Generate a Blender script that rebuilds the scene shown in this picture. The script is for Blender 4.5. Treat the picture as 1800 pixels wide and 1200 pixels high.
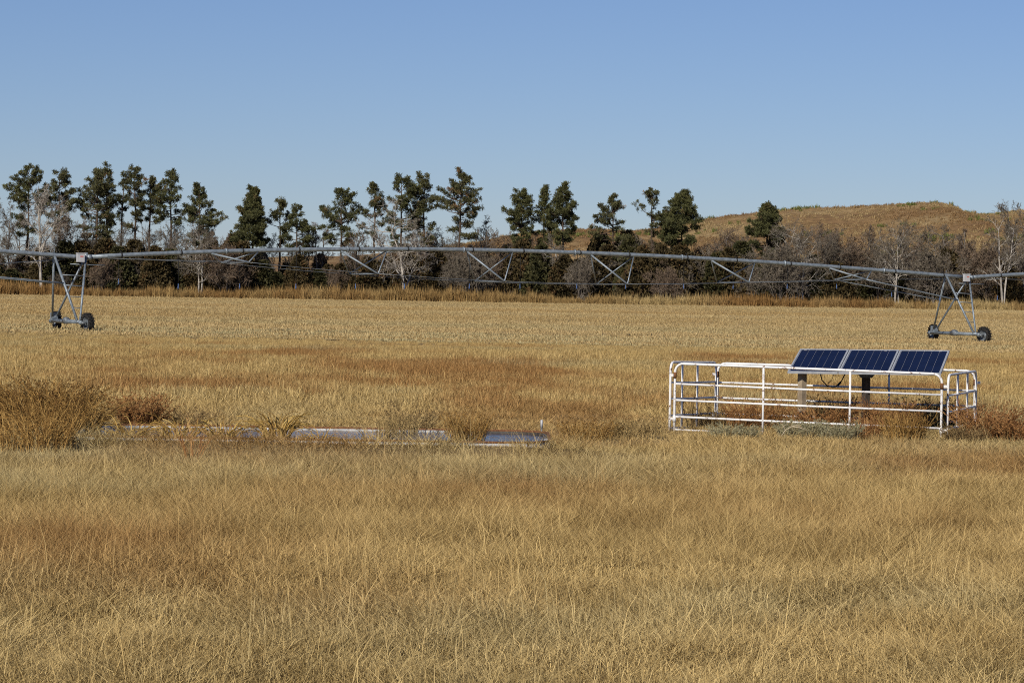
import bpy, math, random
import numpy as np
from mathutils import Matrix, Vector, Euler

for o in list(bpy.data.objects): bpy.data.objects.remove(o)
sc = bpy.context.scene
C = sc.collection
R = math.radians

# ------------------------------------------------------------------ camera
F = 5250.0                      # focal length in photo pixels (1800 wide) = 105 mm
CAMZ = 2.49
PITCH, ROLL = math.atan(86 / F), R(0.9)
CR = Euler((math.pi / 2 - PITCH, 0, 0)).to_matrix() @ Matrix.Rotation(ROLL, 3, 'Z')
cam = bpy.data.cameras.new('camera'); cam.lens = 105.0; cam.sensor_width = 36.0
cam.clip_start = 0.5; cam.clip_end = 9000
camo = bpy.data.objects.new('camera', cam); C.objects.link(camo)
camo.matrix_world = Matrix.Translation((0, 0, CAMZ)) @ CR.to_4x4()
sc.camera = camo

# ------------------------------------------------------------------ light
SUN_EL = R(33)
SUN_AZ = math.atan2(-0.40, -0.92)          # from behind the camera, a little to its left
world = bpy.data.worlds.new('World'); sc.world = world; world.use_nodes = True
nt = world.node_tree; nt.nodes.clear()
sky = nt.nodes.new('ShaderNodeTexSky'); sky.sky_type = 'NISHITA'; sky.sun_disc = False
sky.sun_elevation = SUN_EL; sky.sun_rotation = SUN_AZ
sky.altitude = 1200; sky.air_density = 1.0; sky.dust_density = 0.3; sky.ozone_density = 3.0
hsv = nt.nodes.new('ShaderNodeMix'); hsv.data_type = 'RGBA'; hsv.blend_type = 'MULTIPLY'; hsv.inputs[0].default_value = 1.0
hsv.inputs[7].default_value = (.655, .715, .94, 1)      # clear, dry autumn air: a bluer sky all round
bg = nt.nodes.new('ShaderNodeBackground'); bg.inputs['Strength'].default_value = 0.075
wo = nt.nodes.new('ShaderNodeOutputWorld')
nt.links.new(sky.outputs[0], hsv.inputs[6]); nt.links.new(hsv.outputs[2], bg.inputs['Color']); nt.links.new(bg.outputs[0], wo.inputs[0])
sl = bpy.data.lights.new('sun', 'SUN'); sl.energy = 4.5; sl.angle = R(0.53); sl.color = (1.0, 0.93, 0.82)
so = bpy.data.objects.new('sun', sl); C.objects.link(so)
sdir = Vector((math.sin(SUN_AZ) * math.cos(SUN_EL), math.cos(SUN_AZ) * math.cos(SUN_EL), math.sin(SUN_EL)))
so.rotation_euler = sdir.to_track_quat('Z', 'Y').to_euler(); so.location = sdir * 60
sc.view_settings.view_transform = 'Standard'; sc.view_settings.look = 'None'
sc.view_settings.exposure = 0.0; sc.view_settings.gamma = 1.0; sc.view_settings.use_curve_mapping = False
sc.render.engine = 'CYCLES'
sc.cycles.max_bounces = 3; sc.cycles.diffuse_bounces = 2; sc.cycles.glossy_bounces = 2; sc.cycles.transparent_max_bounces = 4
sc.cycles.use_denoising = False; sc.cycles.filter_width = 1.0

# ------------------------------------------------------------------ helpers
def P(px, py, D):
    """a point of the place seen at photo pixel (px, py), D metres ahead of the camera"""
    v = CR @ Vector(((px - 900) / F, -(py - 600) / F, -1.0))
    return Vector((0, 0, CAMZ)) + v * (D / v.y)

def gz(x, y):
    z0 = np.interp(y, [0, 60, 120, 146, 172, 250, 372, 420, 600, 4000], [0, 0, 0, 0, -.03, .36, 1.2, 1.5, 2.0, 3.0])
    c = np.interp(y, [0, 90, 172, 300, 4000], [0, 0, -.0062, 0, 0])
    return z0 + c * np.clip(x, -80, 80)

class VN:
    """value noise on a lattice"""
    def __init__(s, seed): s.t = np.random.default_rng(seed).random((256, 256))
    def __call__(s, x, y):
        x = np.asarray(x, float); y = np.asarray(y, float)
        xi = np.floor(x).astype(int); yi = np.floor(y).astype(int)
        fx = x - xi; fy = y - yi
        fx = fx * fx * (3 - 2 * fx); fy = fy * fy * (3 - 2 * fy)
        a = s.t[xi % 256, yi % 256]; b = s.t[(xi + 1) % 256, yi % 256]
        c = s.t[xi % 256, (yi + 1) % 256]; d = s.t[(xi + 1) % 256, (yi + 1) % 256]
        return (a * (1 - fx) + b * fx) * (1 - fy) + (c * (1 - fx) + d * fx) * fy
    def fbm(s, x, y, o=4):
        v = 0; a = .5; t = 0
        for i in range(o):
            v = v + a * s(x * 2 ** i + 17.3 * i, y * 2 ** i + 9.1 * i); t += a; a *= .5
        return v / t
N1, N2, N3 = VN(1), VN(2), VN(3)

class MB:
    """collects vertices, quads and triangles (with one random value per vertex)"""
    def __init__(s): s.V = []; s.Q = []; s.T = []; s.A = []; s.n = 0
    def add(s, V, Q=None, T=None, a=0.5):
        V = np.asarray(V, np.float32).reshape(-1, 3)
        s.V.append(V)
        s.A.append(np.broadcast_to(np.asarray(a, np.float32), (len(V),)))
        if Q is not None and len(Q): s.Q.append(np.asarray(Q, np.int32).reshape(-1, 4) + s.n)
        if T is not None and len(T): s.T.append(np.asarray(T, np.int32).reshape(-1, 3) + s.n)
        s.n += len(V); return s
    def box(s, c, sx, sy, sz, M=None, a=.5):
        v = np.array([[x, y, z] for x in (-.5, .5) for y in (-.5, .5) for z in (-.5, .5)]) * (sx, sy, sz)
        if M is not None: v = v @ np.array(M).T
        return s.add(v + np.array(c), [(0, 1, 3, 2), (4, 6, 7, 5), (0, 4, 5, 1), (2, 3, 7, 6), (0, 2, 6, 4), (1, 5, 7, 3)], a=a)
    def tube(s, pts, r, k=10, a=.5, cap=True):
        p = np.array([list(q) for q in pts], float); n = len(p)
        r = np.broadcast_to(np.asarray(r, float), (n,))
        t = np.gradient(p, axis=0); t /= np.linalg.norm(t, axis=1)[:, None] + 1e-12
        ref = np.array([0, 0, 1.0]) if abs(t[0][2]) < .9 else np.array([1.0, 0, 0])
        u = np.cross(t, ref)
        bad = np.linalg.norm(u, axis=1) < 1e-3
        u[bad] = np.cross(t[bad], [0.3, 1, 0.1]); u /= np.linalg.norm(u, axis=1)[:, None]
        w = np.cross(t, u)
        an = np.arange(k) * 2 * math.pi / k
        ring = p[:, None] + r[:, None, None] * (np.cos(an)[None, :, None] * u[:, None] + np.sin(an)[None, :, None] * w[:, None])
        i = np.arange(n - 1)[:, None] * k; j = np.arange(k)[None]; j2 = (j + 1) % k
        Q = np.stack([i + j, i + j2, i + k + j2, i + k + j], -1).reshape(-1, 4)
        V = ring.reshape(-1, 3); T = []
        if cap:
            V = np.vstack([V, p[0], p[-1]]); b = n * k
            T = [(b, (q + 1) % k, q) for q in range(k)] + [(b + 1, (n - 1) * k + q, (n - 1) * k + (q + 1) % k) for q in range(k)]
        return s.add(V, Q, T, a)
    def segs(s, A, B, ra, rb, k=3, a=.5):
        """many loose tapered prisms"""
        A = np.asarray(A, float); B = np.asarray(B, float); n = len(A)
        if not n: return s
        ra = np.broadcast_to(np.asarray(ra, float), (n,)); rb = np.broadcast_to(np.asarray(rb, float), (n,))
        t = B - A; t /= np.linalg.norm(t, axis=1)[:, None] + 1e-9
        ref = np.where(np.abs(t[:, 2:3]) < .8, np.array([[0, 0, 1.0]]), np.array([[1.0, 0, 0]]))
        u = np.cross(t, ref); u /= np.linalg.norm(u, axis=1)[:, None] + 1e-9
        w = np.cross(t, u)
        an = np.arange(k) * 2 * math.pi / k
        d = np.cos(an)[None, :, None] * u[:, None] + np.sin(an)[None, :, None] * w[:, None]
        V = np.concatenate([A[:, None] + ra[:, None, None] * d, B[:, None] + rb[:, None, None] * d], 1)
        i = np.arange(n)[:, None] * 2 * k; j = np.arange(k)[None]; j2 = (j + 1) % k
        Q = np.stack([i + j, i + j2, i + k + j2, i + k + j], -1).reshape(-1, 4)
        return s.add(V.reshape(-1, 3), Q, a=np.repeat(np.broadcast_to(a, (n,)), 2 * k))
    def mesh(s, name, mat, smooth=False):
        me = bpy.data.meshes.new(name)
        V = np.concatenate(s.V); me.vertices.add(len(V)); me.vertices.foreach_set('co', V.ravel())
        Q = np.concatenate(s.Q) if s.Q else np.zeros((0, 4), np.int32)
        T = np.concatenate(s.T) if s.T else np.zeros((0, 3), np.int32)
        L = np.concatenate([Q.ravel(), T.ravel()]).astype(np.int32)
        me.loops.add(len(L)); me.loops.foreach_set('vertex_index', L)
        me.polygons.add(len(Q) + len(T))
        st = np.concatenate([np.arange(len(Q)) * 4, len(Q) * 4 + np.arange(len(T)) * 3]).astype(np.int32)
        me.polygons.foreach_set('loop_start', st)
        me.polygons.foreach_set('use_smooth', np.full(len(st), smooth))
        at = me.attributes.new('rnd', 'FLOAT', 'POINT'); at.data.foreach_set('value', np.concatenate(s.A).astype(np.float32))
        me.materials.append(mat); me.update(calc_edges=True); me.validate()
        return me
    def build(s, name, mat, parent=None, smooth=False):
        return link(name, s.mesh(name, mat, smooth), parent)

def link(name, me, parent=None):
    o = bpy.data.objects.new(name, me); C.objects.link(o)
    if parent: o.parent = parent
    return o
def tag(o, label, cat, group=None):
    o['label'] = label; o['category'] = cat
    if group: o['group'] = group
    return o
def empty(name, loc=(0, 0, 0), parent=None, rz=0):
    o = bpy.data.objects.new(name, None); C.objects.link(o); o.location = loc; o.rotation_euler = (0, 0, rz)
    o.empty_display_size = .2
    if parent: o.parent = parent
    return o
ORD = ['zeroth', 'first', 'second', 'third', 'fourth', 'fifth', 'sixth', 'seventh', 'eighth', 'ninth', 'tenth', 'eleventh', 'twelfth', 'thirteenth',
       'fourteenth', 'fifteenth', 'sixteenth', 'seventeenth', 'eighteenth', 'nineteenth', 'twentieth']
def ordn(i):
    if i <= 20: return ORD[i]
    tens = {2: 'twenty', 3: 'thirty', 4: 'forty', 5: 'fifty', 6: 'sixty', 7: 'seventy', 8: 'eighty', 9: 'ninety', 10: 'one hundred', 11: 'one hundred and ten'}[i // 10]
    if 100 < i < 110: return 'hundred and ' + ORD[i % 10]
    if 110 < i < 120: return 'hundred and ' + ORD[i % 100]
    return tens + '-' + ORD[i % 10] if i % 10 else {30: 'thirtieth', 40: 'fortieth', 50: 'fiftieth', 60: 'sixtieth', 70: 'seventieth', 80: 'eightieth', 90: 'ninetieth', 100: 'hundredth', 110: 'hundred and tenth'}[i]

# ------------------------------------------------------------------ materials
def new_mat(name):
    m = bpy.data.materials.new(name); m.use_nodes = True
    t = m.node_tree; b = t.nodes['Principled BSDF']
    return m, t, b
def ramp(t, fac, stops):
    r = t.nodes.new('ShaderNodeValToRGB'); e = r.color_ramp.elements
    while len(e) < len(stops): e.new(.5)
    for i, (p, c) in enumerate(stops): e[i].position = p; e[i].color = (*c, 1)
    t.links.new(fac, r.inputs[0]); return r.outputs[0]
def noise(t, scale, detail=4, vec=None, rough=.55, stretch=None):
    n = t.nodes.new('ShaderNodeTexNoise'); n.inputs['Scale'].default_value = scale
    n.inputs['Detail'].default_value = detail; n.inputs['Roughness'].default_value = rough
    if vec is not None:
        if stretch:
            m = t.nodes.new('ShaderNodeMapping'); m.inputs['Scale'].default_value = stretch
            t.links.new(vec, m.inputs[0]); vec = m.outputs[0]
        t.links.new(vec, n.inputs['Vector'])
    return n.outputs['Fac']
def pos(t): return t.nodes.new('ShaderNodeNewGeometry').outputs['Position']
def objc(t): return t.nodes.new('ShaderNodeTexCoord').outputs['Object']
def mix(t, fac, a, b, mode='MIX'):
    m = t.nodes.new('ShaderNodeMix'); m.data_type = 'RGBA'; m.blend_type = mode
    for s, v in ((m.inputs[0], fac), (m.inputs[6], a), (m.inputs[7], b)):
        if hasattr(v, 'links'): t.links.new(v, s)
        elif isinstance(v, (int, float)): s.default_value = v
        else: s.default_value = (*v, 1)
    return m.outputs[2]
def attr(t, name, typ='GEOMETRY'):
    a = t.nodes.new('ShaderNodeAttribute'); a.attribute_name = name; a.attribute_type = typ
    return a.outputs['Fac']
def math_(t, op, a, b=None, clamp=False):
    m = t.nodes.new('ShaderNodeMath'); m.operation = op; m.use_clamp = clamp
    for i, v in enumerate((a, b)):
        if v is None: continue
        if hasattr(v, 'links'): t.links.new(v, m.inputs[i])
        else: m.inputs[i].default_value = v
    return m.outputs[0]
def bump(t, b, h, strength, dist):
    n = t.nodes.new('ShaderNodeBump'); n.inputs['Strength'].default_value = strength; n.inputs['Distance'].default_value = dist
    t.links.new(h, n.inputs['Height']); t.links.new(n.outputs[0], b.inputs['Normal'])

def plain(name, c1, c2, scale=4, rough=.6, metal=0, spec=.3, b_=0, bd=.01, space='obj', detail=5):
    m, t, b = new_mat(name); v = objc(t) if space == 'obj' else pos(t)
    n = noise(t, scale, detail, v)
    t.links.new(ramp(t, n, [(.35, c1), (.65, c2)]), b.inputs['Base Color'])
    b.inputs['Roughness'].default_value = rough; b.inputs['Metallic'].default_value = metal
    b.inputs['Specular IOR Level'].default_value = spec
    if b_: bump(t, b, noise(t, scale * 3, 4, v), b_, bd)
    return m
M = {}
M['galv'] = plain('galvanised_steel', (.155, .185, .21), (.26, .30, .335), 5, .5, .3, .4)
M['galv_dark'] = plain('weathered_steel', (.10, .115, .13), (.18, .2, .22), 6, .5, .3, .4)
M['black'] = plain('black_rubber', (.012, .012, .013), (.03, .03, .03), 8, .75, 0, .3)
M['tyre'] = plain('tyre_rubber', (.010, .010, .011), (.035, .032, .028), 9, .85, 0, .2, .4, .02)
M['box'] = plain('white_box_paint', (.38, .39, .41), (.48, .48, .49), 6, .5)
M['boxlabel'] = plain('red_sticker', (.5, .12, .1), (.6, .18, .14), 20, .6)
M['blue'] = plain('blue_plastic', (.05, .09, .20), (.07, .12, .26), 9, .4)
M['post'] = plain('weathered_post', (.24, .185, .125), (.37, .295, .20), 7, .85, 0, .2, .5, .01)
M['post2'] = plain('shade_painted_post', (.05, .04, .035), (.10, .08, .06), 7, .85, 0, .2, .5, .01)  # the panels' shade on the second post is put into its dark colour
M['alu'] = plain('panel_frame', (.36, .38, .41), (.47, .49, .51), 9, .45, .2, .4)
M['back'] = plain('white_backsheet', (.26, .28, .34), (.34, .36, .42), 9, .5)
M['rust'] = plain('rusty_iron', (.10, .045, .02), (.24, .11, .05), 30, .9, 0, .2)

def mat_cell():
    m, t, b = new_mat('solar_cell'); v = pos(t)
    n = noise(t, 3, 2, v)
    t.links.new(ramp(t, n, [(.3, (.003, .0045, .020)), (.7, (.005, .008, .032))]), b.inputs['Base Color'])
    b.inputs['Roughness'].default_value = .25; b.inputs['Specular IOR Level'].default_value = .15
    return m
M['cell'] = mat_cell()
def mat_paint():
    m, t, b = new_mat('chipped_white_paint'); v = pos(t)
    n = noise(t, 9, 6, v, .7); n2 = noise(t, 60, 3, v)
    base = ramp(t, n2, [(.3, (.70, .69, .67)), (.7, (.82, .81, .79))])
    f = math_(t, 'ADD', math_(t, 'MULTIPLY', n, .8), math_(t, 'MULTIPLY', n2, .25))
    chip = ramp(t, f, [(.575, (0, 0, 0)), (.64, (1, 1, 1))])
    t.links.new(mix(t, chip, base, (.17, .085, .045)), b.inputs['Base Color'])
    b.inputs['Roughness'].default_value = .5
    return m
M['paint'] = mat_paint()
def mat_tank():
    m, t, b = new_mat('stained_white_tank_rim'); v = pos(t)
    n = noise(t, 2.3, 6, v, .65); n2 = noise(t, 14, 5, v, .7)
    base = ramp(t, n, [(.38, (.26, .26, .26)), (.60, (.60, .61, .62))])
    c = mix(t, ramp(t, n2, [(.58, (0, 0, 0)), (.66, (1, 1, 1))]), base, (.16, .13, .10))
    sx = t.nodes.new('ShaderNodeSeparateXYZ'); t.links.new(v, sx.inputs[0])          # the far wall's right-hand stretch is darker
    f = math_(t, 'MULTIPLY', math_(t, 'GREATER_THAN', math_(t, 'ADD', sx.outputs[0], math_(t, 'MULTIPLY', n2, 1.2)), -.55), math_(t, 'GREATER_THAN', sx.outputs[1], 47.5))
    t.links.new(mix(t, f, c, ramp(t, n2, [(.35, (.035, .03, .026)), (.65, (.09, .075, .06))])), b.inputs['Base Color'])
    b.inputs['Roughness'].default_value = .6
    return m
M['tank'] = mat_tank()
def mat_water():
    m, t, b = new_mat('tank_water'); v = pos(t)
    b.inputs['Base Color'].default_value = (.010, .013, .018, 1); b.inputs['Roughness'].default_value = .12
    b.inputs['IOR'].default_value = 1.33; b.inputs['Specular IOR Level'].default_value = .22
    bump(t, b, noise(t, 7, 3, v, .5, (1, .5, 1)), 1.0, .04)
    return m
M['water'] = mat_water()

def mat_ground(name, stops, scale, stretch, fine, b_=.8, bd=.1):
    m, t, b = new_mat(name); v = pos(t)
    n = noise(t, scale, 6, v, .6, stretch); n2 = noise(t, fine, 5, v, .7)
    c = ramp(t, n, stops)
    t.links.new(mix(t, .65, c, ramp(t, n2, [(.3, (.25, .25, .25)), (.7, (.85, .85, .85))]), 'OVERLAY'), b.inputs['Base Color'])
    b.inputs['Roughness'].default_value = .95; b.inputs['Specular IOR Level'].default_value = .1
    bump(t, b, n2, b_, bd)
    return m
M['soil'] = mat_ground('thatch_soil', [(.3, (.16, .105, .05)), (.55, (.24, .17, .08)), (.75, (.20, .12, .055))], .25, (1, .5, 1), 9)
M['hay'] = mat_ground('mown_hay_ground', [(.3, (.34, .245, .115)), (.7, (.42, .315, .15))], .05, (1, .6, 1), 2.5, .9, .1)
M['hill'] = mat_ground('hill_grass_ground', [(.32, (.15, .085, .040)), (.5, (.24, .15, .068)), (.68, (.34, .25, .125))], .022, (1, 1.0, 1.6), .35, 1.0, .8)

def mat_grass(name, cols, rough=.75, trans=.25, inst=True):
    """cols: straw dark, straw light, red dark, red light, grey dark, grey light"""
    m, t, b = new_mat(name)
    r = attr(t, 'rnd')
    straw = ramp(t, r, [(.0, cols[0]), (1, cols[1])])
    red = ramp(t, r, [(.0, cols[2]), (1, cols[3])])
    gry = ramp(t, r, [(.0, cols[4]), (1, cols[5])])
    ty = 'INSTANCER' if inst else 'GEOMETRY'
    c = mix(t, attr(t, 'tint', ty), straw, red)
    c = mix(t, attr(t, 'grey', ty), c, gry)
    df = t.nodes.new('ShaderNodeBsdfDiffuse'); t.links.new(c, df.inputs[0]); t.nodes.remove(b)
    t.links.new(df.outputs[0], t.nodes['Material Output'].inputs[0])
    return m
GC = [(.22, .14, .047), (.72, .53, .23), (.165, .078, .028), (.46, .265, .10), (.18, .15, .065), (.55, .47, .26)]
M['grass'] = mat_grass('dry_prairie_grass', GC)
M['grass_near'] = mat_grass('dry_prairie_grass_blades', GC, inst=False)
M['stub'] = mat_grass('hay_stubble', [(.36, .26, .12), (.49, .37, .185), (.29, .19, .08), (.43, .31, .14), (.26, .22, .11), (.44, .38, .21)])
M['strip'] = mat_grass('tall_orange_grass', [(.21, .13, .05), (.40, .275, .115), (.17, .09, .034), (.32, .19, .07), (.36, .26, .11), (.55, .42, .2)])
M['hillg'] = mat_grass('hill_tuft_grass', [(.23, .155, .07), (.42, .32, .165), (.16, .095, .045), (.29, .185, .09), (.10, .12, .03), (.2, .2, .07)])

def mat_leaf(name, lo, hi, brown, bf=.82, trans=.15):
    m, t, b = new_mat(name); r = attr(t, 'rnd')
    c = ramp(t, r, [(0, lo), (bf - .02, hi), (bf + .06, brown), (1, brown)])
    t.links.new(c, b.inputs['Base Color']); b.inputs['Roughness'].default_value = .7; b.inputs['Specular IOR Level'].default_value = .25
    return m
M['pine_g'] = mat_leaf('pine_needles_green', (.040, .044, .017), (.128, .126, .044), (.14, .095, .042), .90)
M['pine_b'] = mat_leaf('pine_needles_browned', (.040, .042, .018), (.125, .118, .046), (.20, .12, .06), .76)
M['cedar'] = mat_leaf('juniper_dark', (.028, .029, .011), (.078, .070, .024), (.095, .058, .024), .85)
M['cedar_b'] = mat_leaf('juniper_rusty', (.036, .028, .012), (.095, .068, .026), (.12, .068, .028), .7)
M['bark'] = plain('pine_bark', (.045, .032, .022), (.11, .08, .06), 2, .9, 0, .1)
M['pale'] = plain('pale_bare_bark', (.22, .195, .16), (.48, .44, .385), 1.5, .85, 0, .15)
M['greybark'] = plain('grey_bark', (.10, .085, .07), (.20, .17, .145), 1.5, .9, 0, .1)
M['twig_pale'] = plain('pale_twigs', (.19, .165, .14), (.32, .285, .24), .8, .9, 0, .1)
M['twig_grey'] = plain('grey_twigs', (.105, .088, .066), (.175, .147, .112), .8, .9, 0, .1)
M['twig_brown'] = plain('brown_twigs', (.115, .082, .056), (.18, .132, .092), .8, .9, 0, .1)
def mat_weed(name, a, b_, c):
    m, t, b = new_mat(name); r = attr(t, 'rnd')
    t.links.new(ramp(t, r, [(0, a), (.6, b_), (1, c)]), b.inputs['Base Color']); b.inputs['Roughness'].default_value = .85
    b.inputs['Specular IOR Level'].default_value = .15
    return m
M['weed_o'] = mat_weed('orange_brown_weed', (.10, .05, .016), (.30, .17, .048), (.50, .32, .11))
M['weed_k'] = mat_weed('dark_brown_weed', (.06, .03, .010), (.20, .105, .03), (.40, .24, .075))
M['weed_r'] = mat_weed('red_brown_weed', (.14, .06, .024), (.31, .15, .052), (.46, .27, .11))
M['weed_t'] = mat_weed('tan_weed', (.18, .12, .05), (.36, .25, .10), (.52, .38, .18))
M['weed_d'] = mat_weed('dark_olive_weed', (.10, .062, .028), (.22, .145, .062), (.35, .245, .11))
M['weed_g'] = mat_weed('grey_green_sage', (.17, .15, .08), (.30, .27, .155), (.46, .41, .26))
M['reed'] = mat_weed('orange_reed', (.16, .085, .02), (.38, .235, .06), (.52, .36, .12))
M['bone'] = plain('bleached_stalk', (.42, .34, .22), (.56, .47, .33), 9, .8)

# ------------------------------------------------------------------ ground, field, hill
def sheet(name, xs, ys, zf, mat, smooth=True):
    X, Y = np.meshgrid(xs, ys); Z = zf(X, Y)
    V = np.stack([X, Y, Z], -1).reshape(-1, 3); n, m = len(ys), len(xs)
    i = np.arange(n - 1)[:, None] * m; j = np.arange(m - 1)[None]
    Q = np.stack([i + j, i + j + 1, i + m + j + 1, i + m + j], -1).reshape(-1, 4)
    return MB().add(V, Q).build(name, mat, None, smooth)
tt = np.linspace(-1, 1, 121)
xs = 70 * tt + 3000 * tt ** 5
ys = np.concatenate([np.arange(-60, 40, 2), np.arange(40, 52, .35), np.arange(52, 100, 2), np.arange(100, 440, 5), np.geomspace(440, 5000, 40)])
def ground_z(X, Y): return gz(X, Y) + np.where((Y > 10) & (Y < 140), (N1.fbm(X * .25, Y * .25, 3) - .5) * .06, 0) + .16 * np.exp(-((Y - 45.25) / .6) ** 2) * np.clip((X + 8) / .6, 0, 1) * np.clip((1.6 - X) / .6, 0, 1)
ground = sheet('ground', xs, ys, ground_z, M['soil']); ground['kind'] = 'structure'; ground['label'] = 'dry thatch covered pasture ground'
def near_edge(x): return 146 + 5 * (N2.fbm(np.asarray(x) * .05, np.zeros_like(np.asarray(x, float)), 3) - .5) * 2 + .03 * np.asarray(x)
fx = np.linspace(-170, 170, 171); ft = np.linspace(0, 1, 60)
FX = np.repeat(fx[None], 60, 0); FY = near_edge(FX) * (1 - ft[:, None]) + 371 * ft[:, None]
FZ = gz(FX, FY) + .03
i = np.arange(59)[:, None] * 171; j = np.arange(170)[None]
field = MB().add(np.stack([FX, FY, FZ], -1).reshape(-1, 3), np.stack([i + j, i + j + 1, i + 171 + j + 1, i + 171 + j], -1).reshape(-1, 4)).build('hay_field', M['hay'], None, True)
field['kind'] = 'structure'; field['label'] = 'mown pale gold hay field under the irrigation pipe'

SIL = [(-200, 500), (150, 480), (380, 462), (480, 454), (600, 452), (700, 446), (860, 427), (940, 412), (1000, 406), (1040, 405), (1090, 411), (1150, 406), (1215, 391),
       (1300, 380), (1400, 372), (1500, 366), (1560, 362), (1600, 358), (1640, 357), (1662, 363), (1680, 372), (1700, 377), (1720, 379), (1770, 376),
       (1850, 368), (2000, 372), (2300, 400), (2700, 450), (3200, 495)]
HD = 900
hp = [P(a, b, HD) for a, b in SIL]; hx = np.array([p.x for p in hp]); hzv = np.array([p.z for p in hp])
def hill_z(X, Y):
    rz = np.interp(X * HD / np.maximum(Y, 1) if False else X, hx, hzv, left=0, right=0)
    t = (Y - 560) / (HD - 560)
    prof = np.where(t < 1, np.clip(t, 0, 1) ** 1.25 * (1.6 - .6 * np.clip(t, 0, 1)), np.clip(1 - ((t - 1) / 1.1) ** 2, 0, 1))
    low = N1.fbm(X * .012, Y * .012, 4) - .5
    bumps = low * 15 * np.clip(1 - np.abs(t - .5) / .52, 0, 1) + (N2.fbm(X * .06, Y * .06, 4) - .5) * 2.4
    return np.maximum(rz * prof + bumps * np.clip(rz / 18, 0, 1), -4) - .5 + .75
hill = sheet('hill', np.arange(hx[0], hx[-1], 3.0), np.arange(555, 1260, 5.0), hill_z, M['hill']); hill['kind'] = 'structure'
hill['label'] = 'rounded grassy sandhill with rusty brown slopes'

# ------------------------------------------------------------------ scattering of grass with geometry nodes
SRC = {}
def scatter(name, pts, rot, scl, idx, tint, grey, srcs, tilt=None):
    col = bpy.data.collections.new(name + '_tufts')
    for k, me in enumerate(srcs):
        o = bpy.data.objects.new('%s_tuft_%02d' % (name, k), me); col.objects.link(o)
    n = len(pts); me = bpy.data.meshes.new(name); me.vertices.add(n); me.vertices.foreach_set('co', np.asarray(pts, np.float32).ravel())
    tilt = np.zeros((n, 2)) if tilt is None else tilt
    rv = np.stack([tilt[:, 0], tilt[:, 1], rot], -1)
    a = me.attributes.new('rot', 'FLOAT_VECTOR', 'POINT'); a.data.foreach_set('vector', rv.astype(np.float32).ravel())
    for nm, v in (('scl', scl), ('tint', tint), ('grey', grey)):
        a = me.attributes.new(nm, 'FLOAT', 'POINT'); a.data.foreach_set('value', np.broadcast_to(v, (n,)).astype(np.float32).copy())
    a = me.attributes.new('idx', 'INT', 'POINT'); a.data.foreach_set('value', idx.astype(np.int32))
    o = link(name, me)
    g = bpy.data.node_groups.new(name + '_scatter', 'GeometryNodeTree')
    g.interface.new_socket('Geometry', in_out='INPUT', socket_type='NodeSocketGeometry')
    g.interface.new_socket('Geometry', in_out='OUTPUT', socket_type='NodeSocketGeometry')
    gi = g.nodes.new('NodeGroupInput'); go = g.nodes.new('NodeGroupOutput')
    ci = g.nodes.new('GeometryNodeCollectionInfo'); ci.inputs[0].default_value = col
    ci.inputs['Separate Children'].default_value = True; ci.inputs['Reset Children'].default_value = True
    ip = g.nodes.new('GeometryNodeInstanceOnPoints'); ip.inputs['Pick Instance'].default_value = True
    def na(nm, typ):
        q = g.nodes.new('GeometryNodeInputNamedAttribute'); q.data_type = typ; q.inputs[0].default_value = nm
        return [s for s in q.outputs if s.enabled and s.name == 'Attribute'][0]
    g.links.new(gi.outputs[0], ip.inputs['Points']); g.links.new(ci.outputs[0], ip.inputs['Instance'])
    g.links.new(na('idx', 'INT'), ip.inputs['Instance Index'])
    g.links.new(na('rot', 'FLOAT_VECTOR'), ip.inputs['Rotation'])
    g.links.new(na('scl', 'FLOAT'), ip.inputs['Scale'])
    g.links.new(ip.outputs[0], go.inputs[0])
    md = o.modifiers.new('scatter', 'NODES'); md.node_group = g
    return o

def blades(rng, n, rad, h, w, lean=.5, curl=.6, upright=.15):
    """a tuft: n curved blades in a disc of radius rad"""
    r = rad * np.sqrt(rng.random(n)); th = rng.random(n) * 2 * math.pi
    base = np.stack([r * np.cos(th), r * np.sin(th), np.full(n, -.03)], -1)
    az = rng.random(n) * 2 * math.pi
    up = rng.random(n) < upright
    ln = np.where(up, rng.random(n) * .2, lean * (.15 + rng.random(n)))
    cu = np.where(up, rng.random(n) * .25, curl * rng.random(n))
    H = h * (.45 + .75 * rng.random(n)) * np.where(up, 1.3, 1)
    d = np.stack([np.cos(az), np.sin(az), np.zeros(n)], -1)
    mid = base + d * (H * ln * .45)[:, None] + np.array([0, 0, 1]) * (H * .60)[:, None]
    tip = mid + d * (H * (ln * .6 + cu * .55))[:, None] + np.array([0, 0, 1]) * (H * (.45 - cu * .45))[:, None]
    sa = az + math.pi / 2 + rng.normal(0, .6, n)
    sd = np.stack([np.cos(sa), np.sin(sa), np.zeros(n)], -1)
    W = w * (.5 + rng.random(n))
    hw = (W * .5)[:, None]
    V = np.stack([base - sd * hw, base + sd * hw, mid + sd * hw * .8, mid - sd * hw * .8, tip], 1)
    k = np.arange(n)[:, None] * 5
    mb = MB(); a = rng.random(n)
    mb.add(V.reshape(-1, 3), k + np.array([[0, 1, 2, 3]]), k + np.array([[3, 2, 4]]), np.repeat(a, 5))
    return mb

rng = np.random.default_rng(11)
def fan_points(rng, d0, d1, dens, margin=1.12):
    """points inside the strip of ground the place shows between d0 and d1, dens(y) per square metre"""
    out = []
    step = (d1 - d0) / max(1, int((d1 - d0) / 4))
    y = d0
    while y < d1 - 1e-6:
        hw = 900 / F * (y + step) * margin + 1.6
        n = int(dens(y + step / 2) * 2 * hw * step)
        out.append(np.stack([rng.uniform(-hw, hw, n), rng.uniform(y, y + step, n)], -1)); y += step
    return np.concatenate(out)

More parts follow.
